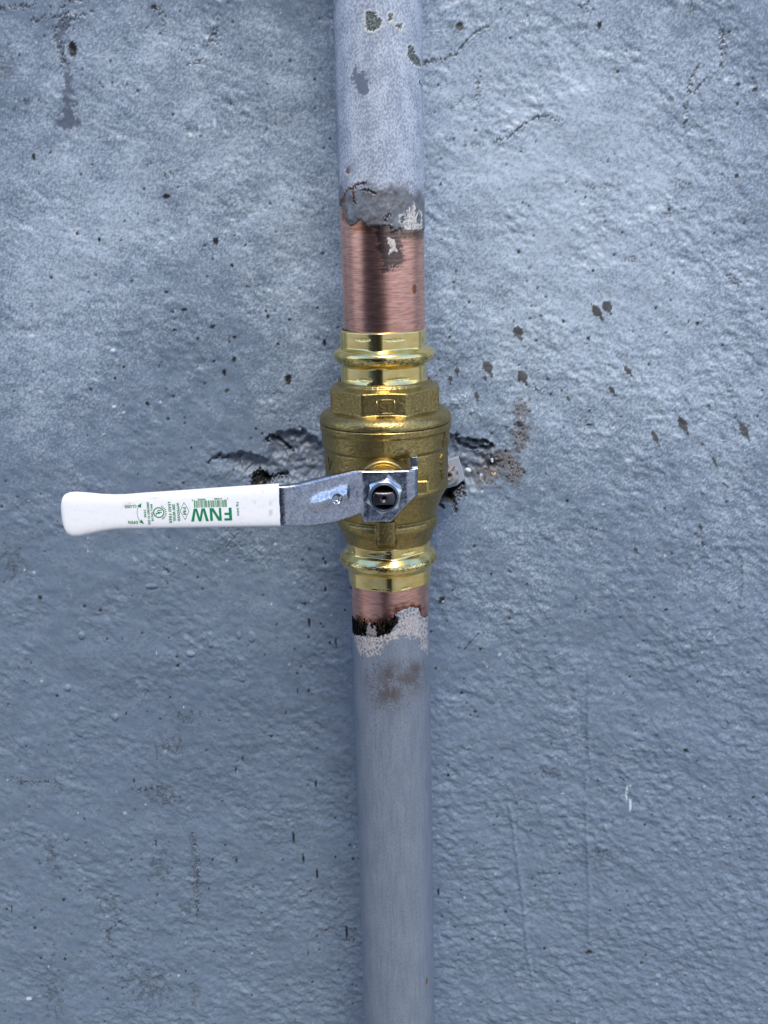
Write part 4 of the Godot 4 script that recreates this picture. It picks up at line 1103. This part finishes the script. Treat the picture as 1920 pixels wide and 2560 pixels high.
func flat_shape(polys: Array) -> ArrayMesh:
	var st := SurfaceTool.new()
	st.begin(Mesh.PRIMITIVE_TRIANGLES)
	for poly in polys:
		var ids := Geometry2D.triangulate_polygon(poly)
		for k in range(0, ids.size(), 3):
			var a: Vector2 = poly[ids[k]]
			var b: Vector2 = poly[ids[k + 1]]
			var c: Vector2 = poly[ids[k + 2]]
			if (b - a).cross(c - a) < 0.0:
				var t := b
				b = c
				c = t
			tri(st, v3(a, 0) * 0.001, v3(b, 0) * 0.001, v3(c, 0) * 0.001)
	return st.commit()

func arc_band(c: Vector2, r: float, w: float, a0: float, a1: float, n := 40) -> Array:
	var out := []
	for k in n:
		var a := deg_to_rad(lerpf(a0, a1, float(k) / n))
		var b := deg_to_rad(lerpf(a0, a1, float(k + 1) / n))
		out.append(PackedVector2Array([c + Vector2.from_angle(a) * (r - w), c + Vector2.from_angle(a) * r, c + Vector2.from_angle(b) * r, c + Vector2.from_angle(b) * (r - w)]))
	return out

func bar(a: Vector2, b: Vector2, w: float) -> PackedVector2Array:
	var n := (b - a).normalized().orthogonal() * w * 0.5
	return PackedVector2Array([a + n, b + n, b - n, a - n])

func print_sleeve(sleeve: Node3D) -> void:
	green = matte(0.004, 0.20, 0.075, 0.4)
	inked("lettering", letters("FNW", 7.9, 24.6, 0.1), sleeve, -106.2, -4.5, 180.0)
	inked("lettering", letters("Fig X432", 1.75, 8.6, 0.1), sleeve, -90.3, -1.4, -90.0)
	var bars := []
	var x := -116.2
	var r2 := RandomNumberGenerator.new()
	r2.seed = 77
	while x < -96.9:
		var w: float = [0.2, 0.2, 0.35, 0.55][r2.randi() % 4]
		var low := 0.3 if x > -115.0 and x < -98.0 else 0.0
		bars.append(PackedVector2Array([Vector2(x, 0.0), Vector2(x + w, 0.0), Vector2(x + w, 4.2 + 0.4 - low), Vector2(x, 4.2 + 0.4 - low)]))
		x += w + [0.18, 0.22, 0.4][r2.randi() % 3]
	inked("barcode", flat_shape(bars), sleeve, 0.0, -0.05, 0.0)
	inked("lettering", letters("24822", 0.95, 4.6, 0.1), sleeve, -111.4, 4.95, 180.0)
	inked("lettering", letters("01888", 0.95, 4.6, 0.1), sleeve, -101.6, 5.15, 180.0)
	inked("lettering", letters("9", 1.0, 0.6, 0.1), sleeve, -116.9, 4.7, 180.0)
	inked("lettering", letters("7", 1.0, 0.6, 0.1), sleeve, -95.9, 5.2, 180.0)
	var c := Vector2(-122.1, -1.95)
	var dm := [c + Vector2(0, 5.4), c + Vector2(2.65, 0), c + Vector2(0, -5.4), c + Vector2(-2.65, 0)]
	var dpolys := []
	for k in 4:
		dpolys.append(bar(dm[k], dm[(k + 1) % 4], 0.3))
	inked("diamond_mark", flat_shape(dpolys), sleeve, 0.0, 0.0, 0.0)
	inked("lettering", letters("FM", 1.9, 4.6, 0.1), sleeve, -122.1, -1.95, -90.0)
	inked("lettering", letters("APPROVED", 1.6, 11.2, 0.1), sleeve, -125.8, -2.4, -90.0)
	inked("lettering", letters("200 WOG", 1.7, 10.4, 0.1), sleeve, -128.4, -2.6, -90.0)
	inked("lettering", letters("LEAD FREE", 1.7, 13.2, 0.1), sleeve, -130.8, -2.6, -90.0)
	var u := Vector2(-137.6, -2.5)
	inked("ring_mark", flat_shape(arc_band(u, 3.35, 0.65, 0, 360)), sleeve, 0.0, 0.0, 0.0)
	inked("lettering", letters("U", 2.5, 1.9, 0.1), sleeve, -137.1, -1.75, -90.0)
	inked("lettering", letters("L", 2.5, 1.5, 0.1), sleeve, -138.2, -3.4, -90.0)
	var word := "CLASSIFIED"
	for k in word.length():
		var a := deg_to_rad(62.0 - 124.0 * k / 9.0)
		inked("lettering", letters(word[k], 1.0, 0.45 if word[k] == "I" else 0.75, 0.1), sleeve, u.x + cos(a) * 4.3, u.y + sin(a) * 4.3, rad_to_deg(a) - 90.0)
	inked("lettering", letters("BALL VALVE", 1.25, 10.6, 0.1), sleeve, -141.6, -2.5, -90.0)
	inked("lettering", letters("ANSI/NSF 61-372", 1.45, 13.8, 0.1), sleeve, -143.7, -2.7, -90.0)
	inked("lettering", letters("5YA5", 1.45, 4.8, 0.1), sleeve, -145.8, -2.9, -90.0)
	inked("lettering", letters("CLOSE", 1.7, 7.0, 0.1), sleeve, -154.1, 1.7, 182.0)
	inked("lettering", letters("OPEN", 1.7, 5.8, 0.1), sleeve, -153.4, -8.1, 178.0)
	var o := Vector2(-142.2, -2.8)
	var arrows := arc_band(o, 8.5, 0.28, 144, 217, 20)
	arrows.append(PackedVector2Array([Vector2(-147.6, 3.6), Vector2(-148.0, 0.6), Vector2(-150.2, 1.9)]))
	arrows.append(PackedVector2Array([Vector2(-146.9, -9.2), Vector2(-148.2, -6.4), Vector2(-149.6, -8.3)]))
	inked("arrow_mark", flat_shape(arrows), sleeve, 0.0, 0.0, 0.0)

# ---------------------------------------------------------------- old bracket on the wall
func build_bracket() -> void:
	var b := thing("wall_bracket", "old painted steel bracket plate with a rusty bolt half hidden behind the valve", "bracket", Vector3(0.0437, 1.3137, 0.0))
	var steel := matte(0.26, 0.29, 0.34, 0.42)
	var out := PackedVector2Array()
	for q in [[-24, -13], [0.3, -10.4], [6.2, -8.8], [12.1, -4.2], [10.2, 4.1], [8.4, 9.2], [7.7, 12.7], [-0.6, 10.3], [-24, 6]]:
		out.append(Vector2(q[0], q[1]) * 0.001)
	part("bracket_plate", prism(out, 0.0262, 0.0300, 0.0006), steel, b)
	part("anchor_stud", lathe_z([[-0.02, 0.004], [0.0262, 0.004], [0.0262, 0.0]], 20), matte(0.05, 0.045, 0.04, 0.6), b)
	var hexo := PackedVector2Array()
	for k in 6:
		hexo.append(Vector2.from_angle(TAU * k / 6.0 + 0.55) * 0.0077)
	var rusty := StandardMaterial3D.new()
	rusty.vertex_color_use_as_albedo = true
	rusty.roughness = 0.6
	var bp := PackedVector3Array()
	var bc := PackedColorArray()
	var nz := noise(91, 2.0, 3)
	var prof := [[0.0301, 7.6, 1.0], [0.0342, 7.5, 1.0], [0.0350, 6.7, 0.6], [0.0352, 4.2, 0.0], [0.0356, 3.9, 0.0], [0.0362, 3.4, 0.0], [0.0361, 2.4, 0.0], [0.0348, 1.8, 0.0], [0.0346, 0.0, 0.0]]
	for row in prof:
		for i in 48:
			var a := TAU * i / 48.0
			var r: float = lerpf(row[1], row[1] * minf(flats(a, 6, 0.02, 90.0) * 0.93, 1.05), row[2])
			var q := Vector3(cos(a) * r, sin(a) * r, row[0] * 1000.0)
			q += Vector3(1, 1, 1) * 0.14 * nz.get_noise_3dv(q)
			bp.append(q * 0.001)
			var g := nz.get_noise_3dv(q * 0.7)
			bc.append(Color(0.27, 0.29, 0.30).lerp(Color(0.10, 0.032, 0.018), clampf(g * 2.4 - 0.1 + (0.5 if absf(q.y) > 5.4 and row[1] > 6.0 else 0.0), 0.0, 0.95)))
	part("bolt_head", grid(bp, 48, prof.size(), true, bc), rusty, b, Vector3.ZERO, "rust spotted bolt head")

# ---------------------------------------------------------------- whoever takes the photograph
# a smooth surface round tapered bones: [from, to, radius, radius, colour number]
func bone_d(q: Vector3, b: Array) -> float:
	var pa: Vector3 = q - b[0]
	var ba: Vector3 = b[1] - b[0]
	var t := clampf(pa.dot(ba) / maxf(ba.length_squared(), 1e-9), 0.0, 1.0)
	return (pa - ba * t).length() - lerpf(b[2], b[3], t)

func field(q: Vector3, bones: Array, k: float) -> float:
	var d := 1e3
	for b in bones:
		var e := bone_d(q, b)
		var h := maxf(k - absf(d - e), 0.0) / k
		d = minf(d, e) - h * h * k * 0.25
	return d

func skin(bones: Array, cell: float, k: float, tones: Array) -> ArrayMesh:
	var box := AABB(bones[0][0], Vector3.ZERO)
	for b in bones:
		var r := maxf(b[2], b[3]) + 2.0 * cell
		for e in [b[0], b[1]]:
			box = box.expand(e - Vector3(r, r, r)).expand(e + Vector3(r, r, r))
	var n := Vector3i((box.size / cell).ceil()) + Vector3i.ONE
	var val := PackedFloat32Array()
	val.resize(n.x * n.y * n.z)
	val.fill(1.0)
	var blk := 4
	for bz in range(0, n.z, blk):
		for by in range(0, n.y, blk):
			for bx in range(0, n.x, blk):
				var mid := box.position + (Vector3(bx, by, bz) + Vector3.ONE * blk * 0.5) * cell
				var dm := field(mid, bones, k)
				var far := absf(dm) > cell * blk * 1.0 + k * 0.3
				for z in range(bz, mini(bz + blk, n.z)):
					for y in range(by, mini(by + blk, n.y)):
						for x in range(bx, mini(bx + blk, n.x)):
							val[(z * n.y + y) * n.x + x] = dm if far else field(box.position + Vector3(x, y, z) * cell, bones, k)
	var ids := {}
	var p := PackedVector3Array()
	var nrm := PackedVector3Array()
	var col := PackedColorArray()
	var off := [0, 1, n.x, n.x + 1, n.x * n.y, n.x * n.y + 1, n.x * n.y + n.x, n.x * n.y + n.x + 1]
	for z in n.z - 1:
		for y in n.y - 1:
			for x in n.x - 1:
				var c := (z * n.y + y) * n.x + x
				var sum := Vector3.ZERO
				var hits := 0
				var neg := 0
				for o in off:
					if val[c + o] < 0.0:
						neg += 1
				if neg == 0 or neg == 8:
					continue
				for e in EDGES:
					var a := val[c + off[e[0]]]
					var b := val[c + off[e[1]]]
					if (a < 0.0) != (b < 0.0):
						var t := a / (a - b)
						var va := Vector3(e[0] & 1, (e[0] >> 1) & 1, e[0] >> 2)
						var vb := Vector3(e[1] & 1, (e[1] >> 1) & 1, e[1] >> 2)
						sum += va.lerp(vb, t)
						hits += 1
				var q := box.position + (Vector3(x, y, z) + sum / hits) * cell
				ids[c] = p.size()
				p.append(q)
				var h := cell * 0.5
				nrm.append(Vector3(field(q + Vector3(h, 0, 0), bones, k) - field(q - Vector3(h, 0, 0), bones, k), field(q + Vector3(0, h, 0), bones, k) - field(q - Vector3(0, h, 0), bones, k), field(q + Vector3(0, 0, h), bones, k) - field(q - Vector3(0, 0, h), bones, k)).normalized())
				var best := 1e3
				var tone := 0
				for b in bones:
					var d := bone_d(q, b)
					if d < best:
						best = d
						tone = b[4]
				col.append(tones[tone])
	var idx := PackedInt32Array()
	var sx := 1
	var sy := n.x
	var sz := n.x * n.y
	for c in ids:
		for ax in [[sx, sy, sz], [sy, sz, sx], [sz, sx, sy]]:
			var a := val[c]
			var b := val[c + ax[0]]
			if (a < 0.0) == (b < 0.0):
				continue
			var q0 = ids.get(c)
			var q1 = ids.get(c - ax[1])
			var q2 = ids.get(c - ax[1] - ax[2])
			var q3 = ids.get(c - ax[2])
			if q1 == null or q2 == null or q3 == null:
				continue
			if a < 0.0:
				idx.append_array(PackedInt32Array([q0, q2, q1, q0, q3, q2]))
			else:
				idx.append_array(PackedInt32Array([q0, q1, q2, q0, q2, q3]))
	var arr := []
	arr.resize(Mesh.ARRAY_MAX)
	arr[Mesh.ARRAY_VERTEX] = p
	arr[Mesh.ARRAY_NORMAL] = nrm
	arr[Mesh.ARRAY_COLOR] = col
	arr[Mesh.ARRAY_INDEX] = idx
	var m := ArrayMesh.new()
	m.add_surface_from_arrays(Mesh.PRIMITIVE_TRIANGLES, arr)
	return m

const EDGES := [[0, 1], [2, 3], [4, 5], [6, 7], [0, 2], [1, 3], [4, 6], [5, 7], [0, 4], [1, 5], [2, 6], [3, 7]]

func build_person() -> void:
	var o := thing("person", "person in dark work clothes standing before the wall holding up a phone", "person", Vector3(-0.27, 0.0, -0.18))
	var tones := [Color(0.055, 0.055, 0.062), Color(0.045, 0.048, 0.056), Color(0.36, 0.22, 0.16), Color(0.03, 0.022, 0.018), Color(0.02, 0.02, 0.02)]
	var B := []
	var L := func(a: Vector3, b: Vector3, r: float, s: float, c: int) -> void: B.append([a, b, r, s, c])
	L.call(Vector3(-0.07, 0.98, 1.25), Vector3(0.07, 0.98, 1.25), 0.150, 0.150, 0)
	L.call(Vector3(-0.06, 1.10, 1.24), Vector3(0.06, 1.10, 1.24), 0.145, 0.145, 0)
	L.call(Vector3(-0.09, 1.30, 1.25), Vector3(0.09, 1.30, 1.25), 0.150, 0.150, 0)
	L.call(Vector3(-0.15, 1.40, 1.26), Vector3(0.15, 1.40, 1.26), 0.080, 0.080, 0)
	L.call(Vector3(0, 1.42, 1.26), Vector3(0, 1.55, 1.24), 0.060, 0.055, 2)
	L.call(Vector3(0, 1.63, 1.24), Vector3(0, 1.69, 1.26), 0.085, 0.090, 3)
	L.call(Vector3(0, 1.58, 1.20), Vector3(0, 1.65, 1.195), 0.055, 0.072, 2)
	L.call(Vector3(0, 1.625, 1.125), Vector3(0, 1.602, 1.110), 0.010, 0.014, 2)
	for s in [-1.0, 1.0]:
		L.call(Vector3(s * 0.20, 1.40, 1.26), Vector3(s * 0.24 + 0.08, 1.15, 1.18), 0.068, 0.058, 0)
		L.call(Vector3(s * 0.24 + 0.08, 1.15, 1.18), Vector3(s * 0.115 + 0.27, 1.385, 1.105), 0.056, 0.040, 0)
		L.call(Vector3(s * 0.09, 0.93, 1.25), Vector3(s * 0.12, 0.50, 1.24), 0.100, 0.066, 1)
		L.call(Vector3(s * 0.12, 0.50, 1.24), Vector3(s * 0.14, 0.10, 1.28), 0.064, 0.048, 1)
		L.call(Vector3(s * 0.14, 0.05, 1.30), Vector3(s * 0.17, 0.04, 1.08), 0.046, 0.038, 4)
		L.call(Vector3(s * 0.078, 1.62, 1.235), Vector3(s * 0.084, 1.65, 1.240), 0.012, 0.014, 2)
	var cloth := matte(1, 1, 1, 0.85, true)
	part("body", skin(B, 0.016, 0.05, tones), cloth, o)
	for s in [-1.0, 1.0]:
		var H := []
		var w := Vector3(s * 0.115 + 0.27, 1.385, 1.105)
		var m := Vector3(s * 0.062 + 0.265, 1.440, 1.065)
		H.append([w, w.lerp(m, 0.3), 0.028, 0.027, 2])
		H.append([w.lerp(m, 0.3), m, 0.024, 0.021, 2])
		for f in 4:
			var k := m + Vector3(-s * 0.004 * f, 0.014 * (1.5 - f), 0.004 * f)
			var e := k + Vector3(-s * 0.030, 0.006, -0.022)
			H.append([m.lerp(w, 0.15), k, 0.013, 0.0095, 2])
			H.append([k, e, 0.0095, 0.0088, 2])
			H.append([e, e + Vector3(-s * (0.016 + 0.003 * (f % 2)), 0.004, 0.010), 0.0086, 0.0076, 2])
		H.append([w.lerp(m, 0.4), m + Vector3(s * 0.012, 0.012, 0.030), 0.014, 0.011, 2])
		H.append([m + Vector3(s * 0.012, 0.012, 0.030), m + Vector3(-s * 0.016, 0.026, 0.030), 0.011, 0.009, 2])
		part("hand", skin(H, 0.005, 0.008, tones), matte(1, 1, 1, 0.5, true), o)
	var ph := thing("phone", "dark phone held up at chest height in front of the person", "phone", Vector3(0.0, 1.5062, 0.8442))
	ph.basis = Basis(Vector3.RIGHT, deg_to_rad(-15.1)) * Basis(Vector3.BACK, deg_to_rad(-1.3))
	part("phone_body", rbox(Vector3(0.074, 0.150, 0.0080), 0.0038, 5), matte(0.02, 0.02, 0.022, 0.3), ph, Vector3(-0.020, -0.055, 0.016))
	part("screen", rbox(Vector3(0.068, 0.142, 0.0006), 0.0002, 2), matte(0.01, 0.01, 0.012, 0.1), ph, Vector3(-0.020, -0.055, 0.0204))
	for c in [Vector3(0, 0, 0.0105), Vector3(0, -0.020, 0.0105)]:
		part("lens_ring", lathe_z([[-0.001, 0.0055], [0.0015, 0.0075], [0.0015, 0.0078], [0.003, 0.0078]], 24), matte(0.03, 0.03, 0.03, 0.3), ph, c)

# added unseen building, put across the yard to darken the copper and brass reflections
func build_opposite() -> void:
	var b := thing("added_brick_building", "added dark brick building out of view across the yard opposite the painted wall", "building", Vector3(-5.4, 0, 6.4))
	var brick := matte(0.190, 0.140, 0.118, 0.9)
	var t := NoiseTexture2D.new()
	t.width = 256
	t.height = 256
	t.seamless = true
	t.noise = noise(96, 20.0, 3)
	brick.albedo_texture = t
	brick.uv1_triplanar = true
	part("wall", rbox(Vector3(11.6, 5.6, 3.0), 0.02, 1), brick, b, Vector3(0, 2.8, 1.5))
	part("parapet", rbox(Vector3(11.9, 0.30, 3.3), 0.04, 1), matte(0.10, 0.10, 0.10, 0.8), b, Vector3(0, 5.75, 1.5))
	var dr := part("door", rbox(Vector3(1.0, 2.1, 0.08), 0.01, 1), matte(0.05, 0.06, 0.07, 0.5), b, Vector3(1.8, 1.06, -0.03))
	part("handle", rbox(Vector3(0.03, 0.14, 0.05), 0.01, 2), metal(0.5, 0.5, 0.5, 0.3), dr, Vector3(-0.4, 0, -0.06))
	for x in [-4.2, -1.6, 3.9]:
		var w := part("window", rbox(Vector3(1.3, 1.2, 0.10), 0.01, 1), matte(0.16, 0.16, 0.16, 0.5), b, Vector3(x, 2.1, -0.02))
		part("pane", rbox(Vector3(1.14, 1.04, 0.02), 0.004, 1), matte(0.02, 0.022, 0.025, 0.06), w, Vector3(0, 0, -0.05))
		part("sill", rbox(Vector3(1.5, 0.08, 0.16), 0.01, 1), matte(0.16, 0.155, 0.15, 0.8), b, Vector3(x, 1.45, -0.06))

# ---------------------------------------------------------------- the ground before the wall
func build_ground() -> void:
	var g := MeshInstance3D.new()
	g.name = "ground"
	var pm := PlaneMesh.new()
	pm.size = Vector2(400, 400)
	g.mesh = pm
	var m := matte(0.36, 0.35, 0.33, 0.9)
	var t := NoiseTexture2D.new()
	t.width = 512
	t.height = 512
	t.seamless = true
	t.noise = noise(95, 40.0, 4)
	var ramp := Gradient.new()
	ramp.set_color(0, Color(0.78, 0.78, 0.78))
	ramp.set_color(1, Color(1, 1, 1))
	t.color_ramp = ramp
	m.albedo_texture = t
	m.uv1_scale = Vector3(150, 150, 150)
	g.material_override = m
	g.set_meta("kind", "structure")
	add_child(g, true)
	g.position = Vector3(0, 0, 0)

func _ready() -> void:
	rng.seed = 20
	# ---- camera: a phone held at chest height, looking a little down on the valve
	var cam := Camera3D.new()
	cam.name = "camera"
	cam.fov = 47.49
	cam.near = 0.02
	cam.far = 600.0
	add_child(cam)
	cam.transform = Transform3D(Basis(Vector3.RIGHT, deg_to_rad(-15.1)) * Basis(Vector3.BACK, deg_to_rad(-1.3)), Vector3(-0.003, 1.5062, 0.8442))
	cam.current = true
	# ---- sky, sun, exposure
	var world := WorldEnvironment.new()
	world.name = "world"
	var env := Environment.new()
	var sm := ProceduralSkyMaterial.new()
	sm.sky_top_color = Color(0.45, 0.60, 0.89)
	sm.sky_horizon_color = Color(0.88, 0.94, 1.0)
	sm.sky_curve = 0.30
	sm.ground_bottom_color = Color(0.30, 0.30, 0.30)
	sm.ground_horizon_color = Color(0.6, 0.63, 0.68)
	sm.energy_multiplier = 0.95
	var sky := Sky.new()
	sky.sky_material = sm
	env.background_mode = Environment.BG_SKY
	env.sky = sky
	env.tonemap_mode = Environment.TONE_MAPPER_LINEAR
	env.tonemap_exposure = 2.15
	env.sdfgi_enabled = true
	env.ssao_enabled = true
	env.ssil_enabled = true
	world.environment = env
	add_child(world)
	var sun := DirectionalLight3D.new()
	sun.name = "sun"
	sun.light_energy = 0.55
	sun.light_color = Color(1.0, 0.97, 0.92)
	sun.light_angular_distance = 25.0
	sun.shadow_enabled = true
	add_child(sun)
	sun.look_at_from_position(Vector3.ZERO, Vector3(-0.06, -0.82, -0.56))
	build_ground()
	build_wall()
	build_pipes()
	build_bracket()
	build_valve()
	build_person()
	build_opposite()
